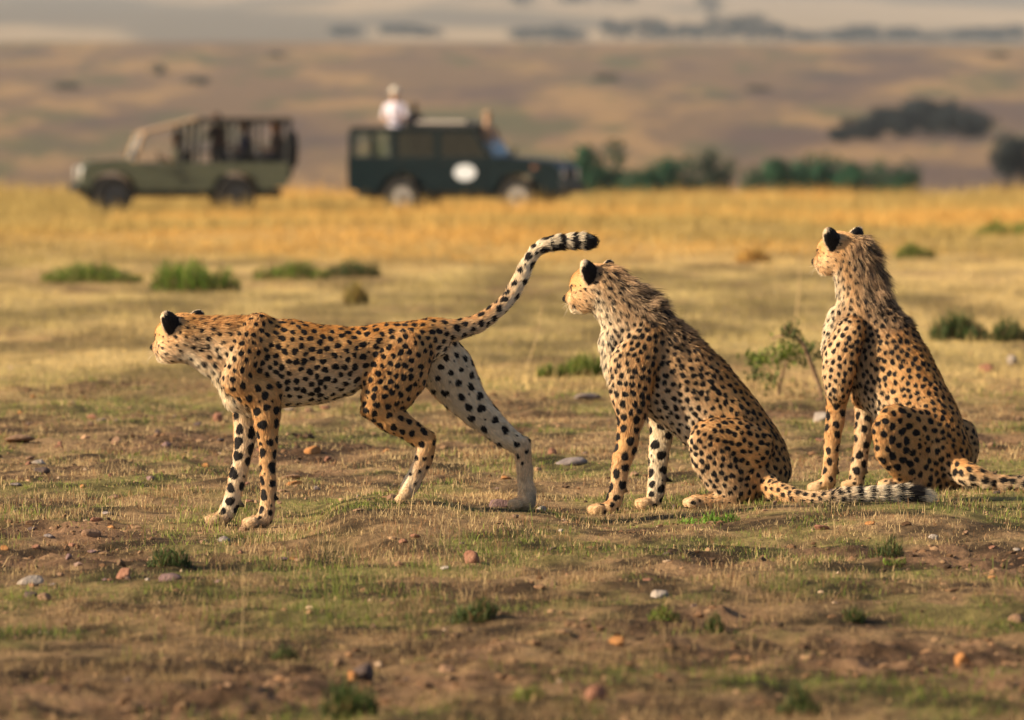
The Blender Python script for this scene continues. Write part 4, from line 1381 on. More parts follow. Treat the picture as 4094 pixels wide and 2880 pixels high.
dung(685, 985, 52, 'dark brown twisted dung heap beyond the belly of the walking cheetah', 5)
dung(1265, 1095, 26, 'small dark clump of dung beside the side-on sitting cheetah', 6)


# ---- weeds and tussocks
M_LEAF = mat_attr('weed_leaves', transl=0.3, rough=0.6)
M_STEM = mat_noise('dry_twig_bark', (0.20, 0.12, 0.07), (0.36, 0.24, 0.14), 40, 0.9, bump=0.4)


def weed(name, xd, yd, wd, hd, n, col, label, cat='weed', group=None, leaf=0.011, stiff=0.55):
    """clump of pointed leaves growing from a few stems; size in display pixels"""
    p = hit(xd, yd)
    f = K * p[1] / 30 * 4094 / 2296
    w, h = wd * f, hd * f
    root = empty(name, p)
    n = int(n * 2.8); leaf = leaf * 0.6
    r = rng.random(n) ** 0.62; a = rng.uniform(0, 6.28, n)
    ox, oy = r * np.cos(a) * w * 0.46, r * np.sin(a) * w * 0.46
    oz = gz(p[0] + ox, p[1] + oy) - p[2]
    lump = 0.35 + 0.9 * vnoise(ox / w * 6 + xd, oy / w * 6 + yd, 5)
    hh = h * (1 - 0.5 * r ** 2) * rng.uniform(0.3, 1.0, n) * lump * 1.25
    lev = rng.uniform(0.0, 0.75, n) * hh
    kp = lump > 0.62
    ox, oy, oz, hh, lev, a, r = (t_[kp] for t_ in (ox, oy, oz, hh, lev, a, r)); n = len(ox)
    P = np.stack([ox, oy, oz - 0.005 + lev], 1)
    c = np.where(rng.random((n, 1)) < 0.16, np.array((0.24, 0.16, 0.07)), np.array(col)[None]) * rng.uniform(0.55, 1.4, (n, 1)) * (1 + rng.normal(0, 0.08, (n, 3)))
    V, F, C = blades(P, hh - lev + 0.01, np.full(n, leaf) * (p[1] / 30) ** 0.5, rng.uniform(0, 6.28, n), np.abs(rng.normal(stiff, 0.5, n)), np.clip(c, 0.01, 0.9))
    tag(blade_object('leaves', [(V, F, C)], M_LEAF, root), kind='stuff')
    k = max(8, n // 12)
    i = rng.integers(0, n, k)
    Ps = P[i].copy(); Ps[:, 2] = oz[i] - 0.005
    V, F, C = blades(Ps, hh[i] * 0.95, np.full(k, leaf * 0.55), a[i], np.abs(rng.normal(0.25, 0.2, k)), np.tile(np.array((0.13, 0.11, 0.05)), (k, 1)))
    tag(blade_object('stems', [(V, F, C)], M_LEAF, root), kind='stuff')
    return tag(root, label, cat, group)


GR = (0.16, 0.21, 0.038); DG = (0.075, 0.105, 0.032); YG = (0.27, 0.30, 0.06)
weed('weed', 1062, 1392, 110, 62, 230, DG, 'bushy dark green weed in the grass below the walking cheetah', leaf=0.008)
weed('weed', 1488, 1388, 72, 42, 120, GR, 'low green weed directly below a pale brown stone', leaf=0.008)
weed('weed', 1604, 1415, 44, 44, 90, DG, 'small upright dark weed on bare soil', leaf=0.007)
weed('weed', 380, 1268, 110, 48, 190, DG, 'spreading dark weed below the front paws of the walking cheetah', leaf=0.008)
weed('weed', 1990, 1248, 80, 50, 120, DG, 'wiry dark weed below the ringed tail tip', leaf=0.006)
weed('weed', 2005, 1270, 60, 20, 70, GR, 'flat green weed under the wiry dark one', leaf=0.007)
weed('weed', 1915, 1395, 60, 46, 110, DG, 'leafy dark weed on the bare soil slope', leaf=0.008)
weed('weed', 1590, 1172, 150, 24, 260, (0.17, 0.29, 0.04), 'bright green low weed under the folded hind foot of the sitting cheetah', leaf=0.008, stiff=0.9)
weed('weed', 1790, 1600, 110, 60, 190, DG, 'dark green weed on the soil closest to the frame edge below the ringed tail'.replace('closest to the frame edge ', 'far '), leaf=0.008)
weed('weed', 780, 1612, 150, 90, 260, DG, 'blurred dark bush of leaves below the dark lump of stone', leaf=0.010)
weed('weed', 635, 1480, 66, 34, 110, DG, 'small dark weed beside pale grass and soil', leaf=0.007)
weed('weed', 1180, 1572, 90, 34, 150, (0.20, 0.24, 0.05), 'yellowish green weed beside the blocky pinkish red stone', leaf=0.008)
weed('tussock', 205, 634, 253, 43, 676, GR, 'low green tussock, first of the row beyond the walking cheetah', 'tussock', leaf=0.014)
weed('tussock', 438, 654, 220, 76, 806, (0.16, 0.24, 0.035), 'tallest bright green tussock beyond the walking cheetah', 'tussock', leaf=0.014)
weed('tussock', 655, 628, 187, 43, 624, GR, 'middle sized green tussock merging into a darker one', 'tussock', leaf=0.014)
weed('tussock', 785, 622, 154, 43, 546, DG, 'dark green tussock ending the row beyond the walking cheetah', 'tussock', leaf=0.014)
weed('tussock', 798, 682, 61, 51, 286, (0.32, 0.24, 0.07), 'yellowish brown tussock standing alone beyond the cheetah back', 'tussock', leaf=0.012)
weed('tussock', 1310, 842, 132, 58, 390, GR, 'green tussock beside the chest of the side-on sitting cheetah', 'tussock', leaf=0.011)
weed('tussock', 1228, 845, 66, 35, 182, GR, 'small green tussock between the raised tail and sitting cheetah', 'tussock', leaf=0.011)
weed('tussock', 2150, 760, 143, 71, 546, DG, 'dark green tussock on a hump behind the cheetah with its back turned', 'tussock', leaf=0.012)
weed('tussock', 2262, 765, 99, 56, 338, DG, 'dark tussock next to the hump behind the cheetah with its back turned', 'tussock', leaf=0.012)
weed('tussock', 2050, 580, 99, 35, 338, GR, 'green clump in the golden grass behind the head of the cheetah with its back turned', 'tussock', leaf=0.016)
weed('tussock', 2262, 530, 165, 43, 390, (0.22, 0.26, 0.05), 'yellow green clump standing in the golden grass', 'tussock', leaf=0.018)
weed('tussock', 1690, 590, 88, 38, 312, GOLD, 'bright golden tussock between the two sitting cheetahs', 'tussock', leaf=0.016)


# ---- the half-dead shrub between the sitting cheetahs
def branch(parent, o, px, Y, r0, r1, mat=M_STEM, name='branch'):
    """px: display pixels and depth offsets"""
    pts = [W(x * 4094 / 2296, y * 4094 / 2296, Y + d) - o for x, y, d in px]
    # smooth the polyline
    pts = np.array(pts); t = np.linspace(0, len(pts) - 1, len(pts) * 4)
    q_ = np.stack([np.interp(t, np.arange(len(pts)), pts[:, k]) for k in range(3)], 1)
    for _ in range(3): q_[1:-1] = (q_[:-2] + q_[1:-1] * 2 + q_[2:]) / 4
    V, F = tube(q_, r0, r1)
    return link(name, mesh_np(name, V, F, True), mat, parent)


sp_ = hit(1790, 892)
shrub = empty('shrub', sp_)
branch(shrub, sp_, [(1846, 898, 0), (1832, 850, 0), (1812, 800, -0.05), (1800, 770, -0.05), (1772, 745, -0.1), (1758, 732, -0.1)], sp_[1], 0.014, 0.008)
branch(shrub, sp_, [(1800, 772, -0.05), (1778, 755, 0), (1752, 752, 0.1), (1728, 760, 0.15)], sp_[1], 0.008, 0.004)
branch(shrub, sp_, [(1745, 900, 0.1), (1748, 865, 0.1), (1757, 830, 0.1), (1766, 805, 0.1)], sp_[1], 0.010, 0.005)
branch(shrub, sp_, [(1748, 870, 0.1), (1732, 845, 0.05), (1722, 825, 0)], sp_[1], 0.006, 0.003)
lv = []
for (cx, cy, rx, ry, m, col, dd) in [(1700, 808, 36, 16, 130, GR, 0.2), (1765, 795, 44, 26, 240, GR, 0.1), (1808, 800, 26, 24, 120, DG, 0.15), (1772, 748, 22, 20, 120, (0.09, 0.10, 0.03), -0.1), (1722, 855, 26, 26, 70, (0.13, 0.15, 0.04), 0.05),
                                     (1690, 840, 20, 20, 50, DG, 0.1), (1790, 905, 60, 30, 160, (0.26, 0.21, 0.09), 0)]:
    a = rng.normal(0, 0.55, (m, 3))
    pc = np.stack([W((cx + u * rx) * 4094 / 2296, (cy + v * ry) * 4094 / 2296, sp_[1] + dd + w * 0.12) for u, v, w in a]) - sp_
    lv.append(blades(pc, rng.uniform(0.02, 0.05, m), np.full(m, 0.016), rng.uniform(0, 6.28, m), rng.uniform(0.2, 1.5, m), np.array(col) * rng.uniform(0.6, 1.4, (m, 1))))
blade_object('leaves', lv, M_LEAF, shrub)
tag(shrub, 'half dead shrub of crooked twigs and green leaves between the sitting cheetahs', 'shrub')


def stalk(x0, y0, x1, y1, r, label, bend=8):
    p = hit(x0, y0)
    o = empty('dry_stalk', p)
    branch(o, p, [(x0, y0, 0), ((x0 + x1) / 2 + bend, (y0 + y1) / 2, 0.02), (x1, y1, 0.05)], p[1], r, r * 0.5, mat=M_STRAW, name='stem')
    n_ = 10
    top = W(x1 * 4094 / 2296, y1 * 4094 / 2296, p[1]) - p
    V, F, C = blades(np.tile(top, (n_, 1)) - np.array((0, 0, 1)) * rng.uniform(0, 0.05, (n_, 1)), rng.uniform(0.02, 0.05, n_), np.full(n_, 0.003), rng.uniform(0, 6.28, n_), rng.uniform(0.1, 0.5, n_), np.tile(STRAW, (n_, 1)))
    blade_object('seed_head', [(V, F, C)], M_GRASS, o)
    tag(o, label, 'stalk')


M_STRAW = mat_noise('straw', (0.42, 0.29, 0.13), (0.60, 0.44, 0.22), 50, 0.8)
stalk(1782, 735, 1795, 560, 0.006, 'tall pale dry stalk rising above the half dead shrub', 4)
stalk(1180, 830, 1215, 690, 0.004, 'thin dry stalk leaning beside the raised tail', 6)
stalk(540, 1460, 545, 1280, 0.0012, 'thin upright straw in the grass below the walking cheetah', 3)
stalk(1640, 1130, 1660, 1098, 0.001, 'short straw beside the folded hind foot', 2)
# ------------------------------------------------------------------ safari vehicles and people
def bm_obj(name, bm, mat, parent, bevel=0.0):
    if bevel:
        bmesh.ops.bevel(bm, geom=list(bm.edges), offset=bevel, segments=2, affect='EDGES', clamp_overlap=True)
    bmesh.ops.recalc_face_normals(bm, faces=bm.faces)
    me = bpy.data.meshes.new(name); bm.to_mesh(me); bm.free()
    return link(name, me, mat, parent)


def prism(name, prof, y0, y1, mat, parent, bevel=0.02):
    """side profile (x, z) extruded across the vehicle"""
    bm = bmesh.new()
    a = [bm.verts.new((x, y0, z)) for x, z in prof]
    b = [bm.verts.new((x, y1, z)) for x, z in prof]
    n = len(prof)
    bm.faces.new(a); bm.faces.new(b[::-1])
    for i in range(n):
        bm.faces.new((a[i], b[i], b[(i + 1) % n], a[(i + 1) % n]))
    return bm_obj(name, bm, mat, parent, bevel)


def box(name, x0, x1, y0, y1, z0, z1, mat, parent, bevel=0.015):
    return prism(name, [(x0, z0), (x1, z0), (x1, z1), (x0, z1)], y0, y1, mat, parent, bevel)


def rod(name, pts, r, mat, parent):
    V, F = tube(np.array(pts, float), r, r, 8)
    return link(name, mesh_np(name, V, F, True), mat, parent)


def disc(name, x, y, z, r, w, mat, parent, seg=28, hole=0.0):
    """wheel-like ring with its axle across the vehicle"""
    prof = [(hole, -w / 2), (r * 0.92, -w / 2), (r, -w * 0.36), (r, w * 0.36), (r * 0.92, w / 2), (hole, w / 2)]
    V = []; F = []
    for i in range(seg):
        a = 2 * math.pi * i / seg
        for rr, yy in prof: V.append((rr * math.cos(a), yy, rr * math.sin(a)))
    k = len(prof)
    for i in range(seg):
        j = (i + 1) % seg
        for q_ in range(k):
            F.append((i * k + q_, i * k + (q_ + 1) % k, j * k + (q_ + 1) % k, j * k + q_))
    o = link(name, mesh_np(name, np.array(V), np.array(F), False), mat, parent)
    o.location = (x, y, z)
    return o


M_TYRE = mat_noise('tyre_rubber', (0.012, 0.012, 0.013), (0.03, 0.027, 0.024), 20, 0.9)
M_RIM = mat_noise('dusty_steel_rim', (0.26, 0.23, 0.21), (0.36, 0.33, 0.30), 14, 0.55, metallic=0.2)
M_RIMD = mat_noise('dark_steel_rim', (0.03, 0.033, 0.04), (0.06, 0.06, 0.065), 14, 0.6)
M_GREEN = mat_noise('dark_green_paint', (0.0008, 0.0065, 0.0085), (0.0014, 0.010, 0.013), 6, 0.4, spec=0.18, coat=0.05)
M_OLIVE = mat_noise('olive_paint', (0.085, 0.095, 0.06), (0.12, 0.13, 0.082), 5, 0.45, spec=0.4)
M_BLK = mat_noise('black_trim', (0.010, 0.011, 0.012), (0.022, 0.022, 0.023), 12, 0.7)
M_CANVAS = mat_noise('tan_canvas', (0.30, 0.20, 0.12), (0.40, 0.28, 0.18), 9, 0.9)
M_DCAN = mat_noise('dark_canvas', (0.05, 0.04, 0.033), (0.09, 0.07, 0.055), 9, 0.9)
M_SEAT = mat_noise('seat_cloth', (0.025, 0.022, 0.02), (0.05, 0.042, 0.035), 16, 0.9)
M_WHITE = mat_noise('white_sticker', (0.60, 0.63, 0.68), (0.66, 0.69, 0.73), 10, 0.5)
M_LAMP = mat_noise('lamp_glass', (0.75, 0.72, 0.68), (0.85, 0.82, 0.78), 20, 0.12, spec=0.6)
M_CHAR = mat_noise('pale_luggage', (0.42, 0.37, 0.33), (0.52, 0.46, 0.41), 10, 0.8)


def make_glass():
    m, n, l, p = newmat('window_glass')
    gl = n.new('ShaderNodeBsdfGlossy'); gl.inputs['Roughness'].default_value = 0.04; gl.inputs['Color'].default_value = (0.9, 0.95, 1, 1)
    tr = n.new('ShaderNodeBsdfTransparent'); tr.inputs['Color'].default_value = (0.84, 0.90, 0.87, 1)
    fr = n.new('ShaderNodeFresnel'); fr.inputs['IOR'].default_value = 1.9
    mx = n.new('ShaderNodeMixShader')
    l.new(fr.outputs[0], mx.inputs[0]); l.new(tr.outputs[0], mx.inputs[1]); l.new(gl.outputs[0], mx.inputs[2])
    l.new(mx.outputs[0], n['Material Output'].inputs['Surface'])
    n.remove(p)
    return m


M_GLASS = make_glass()
M_DIMGLASS = M_GLASS.copy(); M_DIMGLASS.name = 'dimmed_glass'  # same glass darkened in colour to stand for the cabin's inner shade
[n_ for n_ in M_DIMGLASS.node_tree.nodes if n_.type == 'BSDF_TRANSPARENT'][0].inputs['Color'].default_value = (0.26, 0.28, 0.27, 1)


def wheel(parent, x, y, r, rim):
    t = disc('wheel', x, y, r, r, 0.24, M_TYRE, parent, hole=r * 0.55)
    sg = -1 if y < 0 else 1
    rm = disc('rim', 0, sg * 0.03, 0, r * 0.60, 0.16, rim, t, seg=24)
    disc('hub', 0, sg * 0.09, 0, r * 0.17, 0.09, M_BLK, rm, seg=14)
    return t


def quad_obj(name, pts, mat, parent, th=0.008):
    """thin sheet through four 3-D corners, with thickness"""
    p = np.array(pts, float)
    n = np.cross(p[1] - p[0], p[3] - p[0]); n /= np.linalg.norm(n)
    V = np.concatenate([p - n * th / 2, p + n * th / 2])
    F = np.array([(0, 3, 2, 1), (4, 5, 6, 7), (0, 1, 5, 4), (1, 2, 6, 5), (2, 3, 7, 6), (3, 0, 4, 7)])
    return link(name, mesh_np(name, V, F), mat, parent)


def person(loc, rz, shirt, trousers, skin, hair, label, pose='stand', hat=None, sc=1.0):
    """one continuous body, coloured by garment; loc = world point below the hips (pelvis bottom)"""
    o = np.zeros(3); P = []
    def c(pts, rad, col, lat=(0, 1, 0), k=0.03):
        P.append(Chain(np.array(pts) * sc, np.array([(r, r) if np.isscalar(r) else r for r in rad]) * sc, lat, k, col=col))
    # x = facing direction, y = left, z up, origin at pelvis
    c([(0, 0, 0.0), (0.0, 0, 0.18), (0.01, 0, 0.36), (0, 0, 0.46)], [(0.115, 0.165), (0.105, 0.145), (0.115, 0.175), (0.09, 0.17)], shirt)
    c([(0, 0, 0.46), (0.015, 0, 0.58)], [0.058, 0.055], skin)
    c([(0.02, 0, 0.63), (0.03, 0, 0.71)], [(0.088, 0.072), (0.098, 0.078)], skin, k=0.02)
    c([(0.105, 0, 0.655), (0.122, 0, 0.645)], [0.018, 0.014], skin, k=0.012)
    c([(0.005, 0, 0.75), (-0.03, 0, 0.71), (-0.045, 0, 0.65)], [(0.085, 0.08), (0.082, 0.08), (0.06, 0.07)], hair, k=0.01)
    for s_ in (-1, 1):
        if pose == 'stand':
            c([(0, 0.185 * s_, 0.44), (0.06, 0.25 * s_, 0.20)], [0.055, 0.045], shirt)
            c([(0.06, 0.25 * s_, 0.20), (0.26, 0.15 * s_, 0.17), (0.33, 0.12 * s_, 0.18)], [0.042, 0.034, 0.036], skin)
            c([(0, 0.09 * s_, 0.0), (0.02, 0.10 * s_, -0.42), (-0.01, 0.10 * s_, -0.82)], [0.09, 0.062, 0.045], trousers)
            c([(-0.02, 0.10 * s_, -0.83), (0.15, 0.11 * s_, -0.85)], [0.045, 0.035], hair)
        else:
            c([(0, 0.185 * s_, 0.44), (0.08, 0.23 * s_, 0.17)], [0.055, 0.045], shirt)
            c([(0.08, 0.23 * s_, 0.17), (0.33, 0.17 * s_, 0.27), (0.40, 0.15 * s_, 0.29)], [0.042, 0.034, 0.036], skin)
            c([(0, 0.09 * s_, 0.02), (0.42, 0.12 * s_, 0.04), (0.46, 0.12 * s_, -0.38)], [0.09, 0.065, 0.045], trousers)
            c([(0.44, 0.12 * s_, -0.40), (0.60, 0.12 * s_, -0.42)], [0.045, 0.035], hair)
    V, Q = blend_prims(P, 0.026 * sc, 1)
    D = np.array([p_.dist(V)[0] for p_ in P])
    w = np.exp(-(D - D.min(0)) / 0.004); w /= w.sum(0)
    C = w.T @ np.array([p_.par['col'] for p_ in P])
    me = mesh_np('person', V, Q, True); vcol(me, 'col', C)
    b = link('person', me, M_CLOTH)
    b.location = loc; b.rotation_euler = (0, 0, rz)
    if hat is not None:
        prof = [(0.16, -0.01), (0.165, 0.0), (0.10, 0.015), (0.092, 0.08), (0.05, 0.11), (0.0, 0.115)]
        Vh = []; Fh = []; sg = 20
        for i in range(sg):
            a = 2 * math.pi * i / sg
            for rr, zz in prof: Vh.append((rr * math.cos(a), rr * math.sin(a), zz))
        k_ = len(prof)
        for i in range(sg):
            j = (i + 1) % sg
            for q_ in range(k_ - 1): Fh.append((i * k_ + q_, j * k_ + q_, j * k_ + q_ + 1, i * k_ + q_ + 1))
        h = link('hat', mesh_np('hat', np.array(Vh) * sc, np.array(Fh), True), hat, b)
        h.location = (0.01 * sc, 0, 0.745 * sc)
    return tag(b, label, 'person')


M_CLOTH = mat_attr('clothes_and_skin', rough=0.85)
SKIN = (0.45, 0.27, 0.18); SKIND = (0.14, 0.075, 0.045)
M_HAT = mat_noise('pale_hat', (0.52, 0.47, 0.40), (0.60, 0.55, 0.47), 14, 0.9)
M_HATB = mat_noise('brown_hat', (0.28, 0.18, 0.11), (0.36, 0.24, 0.15), 14, 0.9)


def vehicle_root(name, xd, yd_ground, Y, heading, roll=0.0, pitch=0.0):
    p = W(xd * 4094 / 2296, yd_ground * 4094 / 2296, Y)
    o = empty(name, p, (roll, pitch, heading))
    return o


# ---- dark green safari wagon (x forward; the camera sees its +y or -y side)
WY = 174.0
p0 = W(1050 * 4094 / 2296, 500, WY)
zg = float(gz(np.array([p0[0]]), np.array([WY]))[0])
wag = empty('safari_wagon', (p0[0], WY, zg - 0.02), (0, 0.0, math.radians(-15)))
tag(wag, 'dark green safari wagon with raised roof and white door sticker', 'safari car')
hwid = 0.84
R_ = 0.39
FX, RX = 1.30, -1.22
arch = lambda cx: [(cx + 0.50 * math.cos(a), 0.50 + 0.40 * math.sin(a)) for a in np.linspace(0, math.pi, 9)]
low = [(2.18, 0.50)] + arch(FX) + arch(RX) + [(-2.38, 0.52), (-2.42, 0.70), (-2.42, 1.22), (0.62, 1.22), (0.95, 1.20), (2.05, 1.10), (2.20, 1.00), (2.24, 0.60)]
bd = prism('body', low, -hwid, hwid, M_GREEN, wag, 0.0)
prism('bonnet', [(0.80, 1.222), (2.02, 1.115), (2.04, 1.135), (0.80, 1.25)], -0.72, 0.72, M_GREEN, wag, 0.01)
box('roof', -2.40, 0.42, -0.80, 0.80, 1.74, 1.86, M_GREEN, wag, 0.04)
box('roof_rack', -1.2, 0.35, -0.7, 0.7, 1.87, 1.92, M_BLK, wag, 0.01)
for s_ in (-1, 1):
    y_ = s_ * 0.80
    for x0, x1, x2, x3 in ((-2.40, -2.27, -2.27, -2.40), (-1.48, -1.34, -1.34, -1.48), (-0.52, -0.38, -0.38, -0.52)):
        prism('pillar', [(x0, 1.20), (x1, 1.20), (x2, 1.76), (x3, 1.76)], y_ - 0.03, y_ + 0.03, M_GREEN, wag, 0.0)
    prism('pillar', [(0.66, 1.20), (0.76, 1.20), (0.40, 1.76), (0.32, 1.76)], y_ - 0.03, y_ + 0.03, M_GREEN, wag, 0.0)
    for x0, x1, xt0, xt1 in ((-2.27, -1.48, -2.27, -1.48), (-1.34, -0.52, -1.34, -0.52), (-0.38, 0.68, -0.38, 0.34)):
        w_ = quad_obj('window', [(x0, y_, 1.22), (x1, y_, 1.22), (xt1, y_, 1.74), (xt0, y_, 1.74)], M_GLASS if x0 < -2 else M_DIMGLASS, wag)
        rod('window_frame', [(x0, y_ + 0.02 * s_, 1.225), (x1, y_ + 0.02 * s_, 1.225)], 0.014, M_BLK, w_)
    for x0, x1 in ((-0.42, 0.60), (-1.38, -0.45)):
        d_ = box('door', x0, x1, s_ * hwid, s_ * (hwid + 0.014), 0.62 if x0 > -1 else 0.95, 1.20, M_GREEN, wag, 0.005)
        box('handle', x0 + 0.06, x0 + 0.20, s_ * (hwid + 0.016), s_ * (hwid + 0.035), 1.08, 1.11, M_BLK, d_, 0.004)
    # oval sticker on the front door
    an = np.linspace(0, 2 * math.pi, 28, endpoint=False)
    Vd = np.array([(0.16 + 0.24 * math.cos(a), s_ * (hwid + 0.019), 0.90 + 0.17 * math.sin(a)) for a in an] + [(0.16 + 0.24 * math.cos(a), s_ * (hwid + 0.015), 0.90 + 0.17 * math.sin(a)) for a in an])
    bm = bmesh.new(); vs = [bm.verts.new(v) for v in Vd]
    bm.faces.new(vs[:28])
    for i in range(28): bm.faces.new((vs[i], vs[(i + 1) % 28], vs[28 + (i + 1) % 28], vs[28 + i]))
    bm_obj('door_sticker', bm, M_WHITE, wag)
    wheel(wag, FX, s_ * 0.76, R_, M_RIM); wheel(wag, RX, s_ * 0.76, R_, M_RIM)
    disc('headlight', 2.22, s_ * 0.58, 0.88, 0.10, 0.06, M_LAMP, wag, 18).rotation_euler = (0, 0, math.pi / 2)
    rod('mirror', [(0.74, s_ * 0.84, 1.28), (0.76, s_ * 1.0, 1.34), (0.76, s_ * 1.02, 1.42)], 0.035, M_BLK, wag)
    box('indicator', 1.60, 1.74, s_ * (hwid + 0.001), s_ * (hwid + 0.02), 0.98, 1.04, STONE_MATS['red'], wag, 0.004)
wsw = quad_obj('windscreen', [(0.74, -0.76, 1.23), (0.74, 0.76, 1.23), (0.40, 0.74, 1.74), (0.40, -0.74, 1.74)], M_GLASS, wag, 0.01)
rod('wiper', [(0.76, -0.2, 1.25), (0.62, 0.2, 1.48)], 0.008, M_BLK, wsw)
box('bumper', 2.20, 2.34, -0.86, 0.86, 0.48, 0.66, M_BLK, wag, 0.02)
box('grille', 2.215, 2.245, -0.45, 0.45, 0.72, 1.0, M_BLK, wag, 0.006)
box('chassis', -2.3, 2.1, -0.5, 0.5, 0.36, 0.52, M_BLK, wag, 0.0)
for x0 in (-1.7, -0.9, 0.0):
    for y0 in (-0.62, 0.08):
        st = box('seat', x0 - 0.25, x0 + 0.22, y0, y0 + 0.52, 0.75, 0.92, M_SEAT, wag, 0.04)
        box('backrest', x0 - 0.30, x0 - 0.18, y0, y0 + 0.52, 0.85, 1.30 if x0 > -1.5 else 1.12, M_SEAT, st, 0.04)
box('roof_hatch', -1.0, 0.1, -0.55, 0.55, 1.925, 1.99, M_CHAR, wag, 0.02)

mw = Matrix.Translation(wag.location) @ wag.rotation_euler.to_matrix().to_4x4()
def wpt(x, y, z): return mw @ Vector((x, y, z))
HW_ = math.radians(-15)
person(wpt(-1.58, -0.12, 1.86), HW_ - 1.4, (0.72, 0.66, 0.76), (0.10, 0.09, 0.09), SKIN, (0.42, 0.36, 0.28), 'person in a pale lavender shirt standing out of the wagon roof', 'stand', M_HAT, 1.0)
person(wpt(-1.22, 0.16, 1.74), HW_ - 1.2, (0.05, 0.04, 0.045), (0.05, 0.05, 0.05), SKIND, (0.02, 0.015, 0.012), 'person in dark clothes standing behind the one in lavender', 'stand', None, 0.78)
person(wpt(0.46, -0.15, 1.42), HW_ - 1.0, (0.40, 0.26, 0.17), (0.12, 0.10, 0.08), SKIN, (0.20, 0.12, 0.07), 'person in brown leaning out above the wagon windscreen', 'stand', M_HATB, 0.92)
person(wpt(-0.02, -0.38, 0.95), HW_, (0.30, 0.22, 0.13), (0.07, 0.06, 0.05), SKIND, (0.02, 0.015, 0.012), 'person in khaki sitting at the wagon wheel', 'sit')
person(wpt(-0.90, -0.38, 0.95), HW_, (0.22, 0.15, 0.10), (0.06, 0.06, 0.06), SKIN, (0.10, 0.06, 0.035), 'person in brown sitting behind the wagon driver', 'sit')

# ---- olive open-sided safari pick-up, heading the other way
PY = 171.0
p1 = W(400 * 4094 / 2296, 500, PY)
zg = float(gz(np.array([p1[0]]), np.array([PY]))[0])
pk = empty('safari_pickup', (p1[0], PY, zg - 0.02), (0, 0, math.radians(180 + 8)))
tag(pk, 'olive open-sided safari pick-up with canvas roof and spare wheel', 'safari car')
FX, RX = 1.42, -1.12
low = [(2.02, 0.52)] + arch(FX) + arch(RX) + [(-2.20, 0.60), (-2.22, 0.75), (-2.22, 1.08), (0.95, 1.08), (1.15, 1.10), (1.90, 1.05), (2.06, 0.98), (2.10, 0.62)]
prism('body', low, -0.82, 0.82, M_OLIVE, pk, 0.0)
prism('bonnet', [(0.98, 1.102), (1.92, 1.055), (1.96, 1.10), (0.98, 1.16)], -0.66, 0.66, M_OLIVE, pk, 0.012)
prism('cab_roof', [(0.78, 1.66), (0.80, 1.72), (-0.36, 2.02), (-0.36, 1.95)], -0.78, 0.78, M_CANVAS, pk, 0.012)
box('rear_roof', -2.30, -0.37, -0.80, 0.80, 1.94, 2.01, M_DCAN, pk, 0.02)
for s_ in (-1, 1):
    y_ = s_ * 0.77
    rod('pillar', [(1.02, y_, 1.08), (0.80, y_, 1.68)], 0.045, M_CANVAS, pk)
    for x_ in (-0.05, -0.37):
        rod('pillar', [(x_ + 0.05, y_, 1.06), (x_, y_, 1.92)], 0.045, M_BLK, pk)
    rod('pillar', [(-1.05, y_, 1.06), (-1.05, y_, 1.95)], 0.05, M_BLK, pk)
    rod('pillar', [(-1.62, y_, 1.06), (-1.62, y_, 1.95)], 0.035, M_BLK, pk)
    rod('pillar', [(-2.18, y_, 1.06), (-2.24, y_, 1.95)], 0.05, M_BLK, pk)
    rod('side_rail', [(-0.4, y_, 1.30), (-2.2, y_, 1.30)], 0.022, M_BLK, pk)
    rod('roof_rail', [(-0.3, s_ * 0.80, 1.93), (-2.3, s_ * 0.80, 1.93)], 0.03, M_BLK, pk)
    d_ = box('door', 0.0, 0.92, s_ * 0.82, s_ * 0.834, 0.62, 1.07, M_OLIVE, pk, 0.005)
    box('handle', 0.06, 0.2, s_ * 0.836, s_ * 0.855, 0.96, 0.99, M_BLK, d_, 0.003)
    wheel(pk, FX, s_ * 0.74, 0.40, M_RIMD); wheel(pk, RX, s_ * 0.74, 0.40, M_RIMD)
    disc('headlight', 2.08, s_ * 0.58, 0.86, 0.13, 0.07, M_LAMP, pk, 18).rotation_euler = (0, 0, math.pi / 2)
    rod('mirror', [(0.98, s_ * 0.80, 1.16), (1.0, s_ * 0.96, 1.22), (1.0, s_ * 0.98, 1.32)], 0.035, M_BLK, pk)
ws = quad_obj('windscreen', [(1.03, -0.72, 1.12), (1.03, 0.72, 1.12), (0.81, 0.72, 1.66), (0.81, -0.72, 1.66)], M_GLASS, pk, 0.01)
rod('wiper', [(1.06, -0.2, 1.14), (0.95, 0.2, 1.36)], 0.008, M_BLK, ws)
box('bumper', 2.08, 2.22, -0.84, 0.84, 0.48, 0.64, M_BLK, pk, 0.02)
box('grille', 2.085, 2.115, -0.42, 0.42, 0.70, 0.98, M_BLK, pk, 0.006)
box('chassis', -2.1, 2.0, -0.5, 0.5, 0.36, 0.54, M_BLK, pk, 0.0)
sw = disc('spare_wheel', -2.36, 0.0, 1.35, 0.38, 0.22, M_TYRE, pk, hole=0.2); sw.rotation_euler = (0, 0, math.pi / 2)
disc('rim', 0, 0.02, 0, 0.23, 0.14, M_RIMD, sw, 20)
box('tailgate', -2.30, -2.225, -0.78, 0.78, 0.75, 1.30, M_BLK, pk, 0.01)
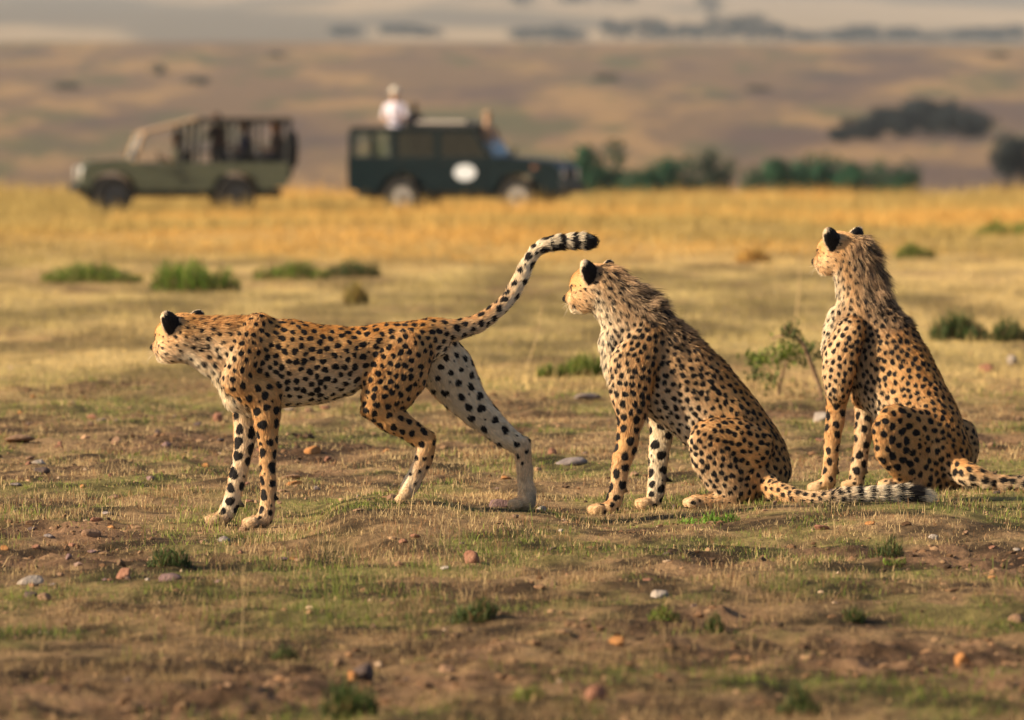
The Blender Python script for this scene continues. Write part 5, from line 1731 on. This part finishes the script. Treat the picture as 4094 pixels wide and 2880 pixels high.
for x0, z0 in ((-1.95, 0.95), (-1.15, 0.95), (0.05, 0.70)):
    for y0 in (-0.62, 0.08):
        st = box('seat', x0 - 0.22, x0 + 0.25, y0, y0 + 0.52, z0, z0 + 0.16, M_SEAT, pk, 0.04)
        box('backrest', x0 - 0.30, x0 - 0.18, y0, y0 + 0.52, z0 + 0.1, z0 + 0.62, M_SEAT, st, 0.04)
rod('steering_wheel', [(0.42 + 0.05 * math.sin(a), 0.35 + 0.18 * math.cos(a), 1.12 + 0.18 * math.sin(a)) for a in np.linspace(0, 6.28, 20)], 0.014, M_BLK, pk)
mw = Matrix.Translation(pk.location) @ pk.rotation_euler.to_matrix().to_4x4()
HP = math.radians(188)
person(wpt(0.05, 0.35, 0.90), HP, (0.10, 0.085, 0.06), (0.05, 0.05, 0.05), SKIND, (0.02, 0.015, 0.012), 'person in dark khaki driving the open pick-up', 'sit')
person(wpt(-1.35, 0.35, 1.15), HP, (0.012, 0.018, 0.06), (0.03, 0.03, 0.04), SKIND, (0.02, 0.015, 0.012), 'person in a navy jacket seated in the back of the pick-up', 'sit')
person(wpt(-0.80, 0.1, 1.38), HP + 0.9, (0.06, 0.04, 0.04), (0.04, 0.04, 0.04), SKIND, (0.02, 0.015, 0.012), 'person in dark brown standing under the pick-up canopy', 'stand', None, 0.9)
person(wpt(-2.0, 0.35, 1.15), HP, (0.09, 0.06, 0.045), (0.03, 0.03, 0.04), SKIN, (0.05, 0.03, 0.02), 'person in brown seated beside the spare wheel of the pick-up', 'sit')
# ------------------------------------------------------------------ haze
hz = [(-6500, -30), (6500, -30), (6500, 7060), (-6500, 7060)]
Vh = np.array([(x, y, -40.0) for x, y in hz] + [(x, y, 330.0) for x, y in hz])
Fh = np.array([(0, 3, 2, 1), (4, 5, 6, 7), (0, 1, 5, 4), (1, 2, 6, 5), (2, 3, 7, 6), (3, 0, 4, 7)])
hm, hn, hl, hp = newmat('haze_air')
hn.remove(hp)
pv = hn.new('ShaderNodeVolumePrincipled')
pv.inputs['Color'].default_value = (0.80, 0.88, 1.0, 1)
pv.inputs['Density'].default_value = 0.00008
pv.inputs['Anisotropy'].default_value = 0.0
hl.new(pv.outputs[0], hn['Material Output'].inputs['Volume'])
hz_o = link('haze', mesh_np('haze', Vh, Fh), hm)
tag(hz_o, 'thin bluish haze in the air over the plain', 'haze', kind='stuff')
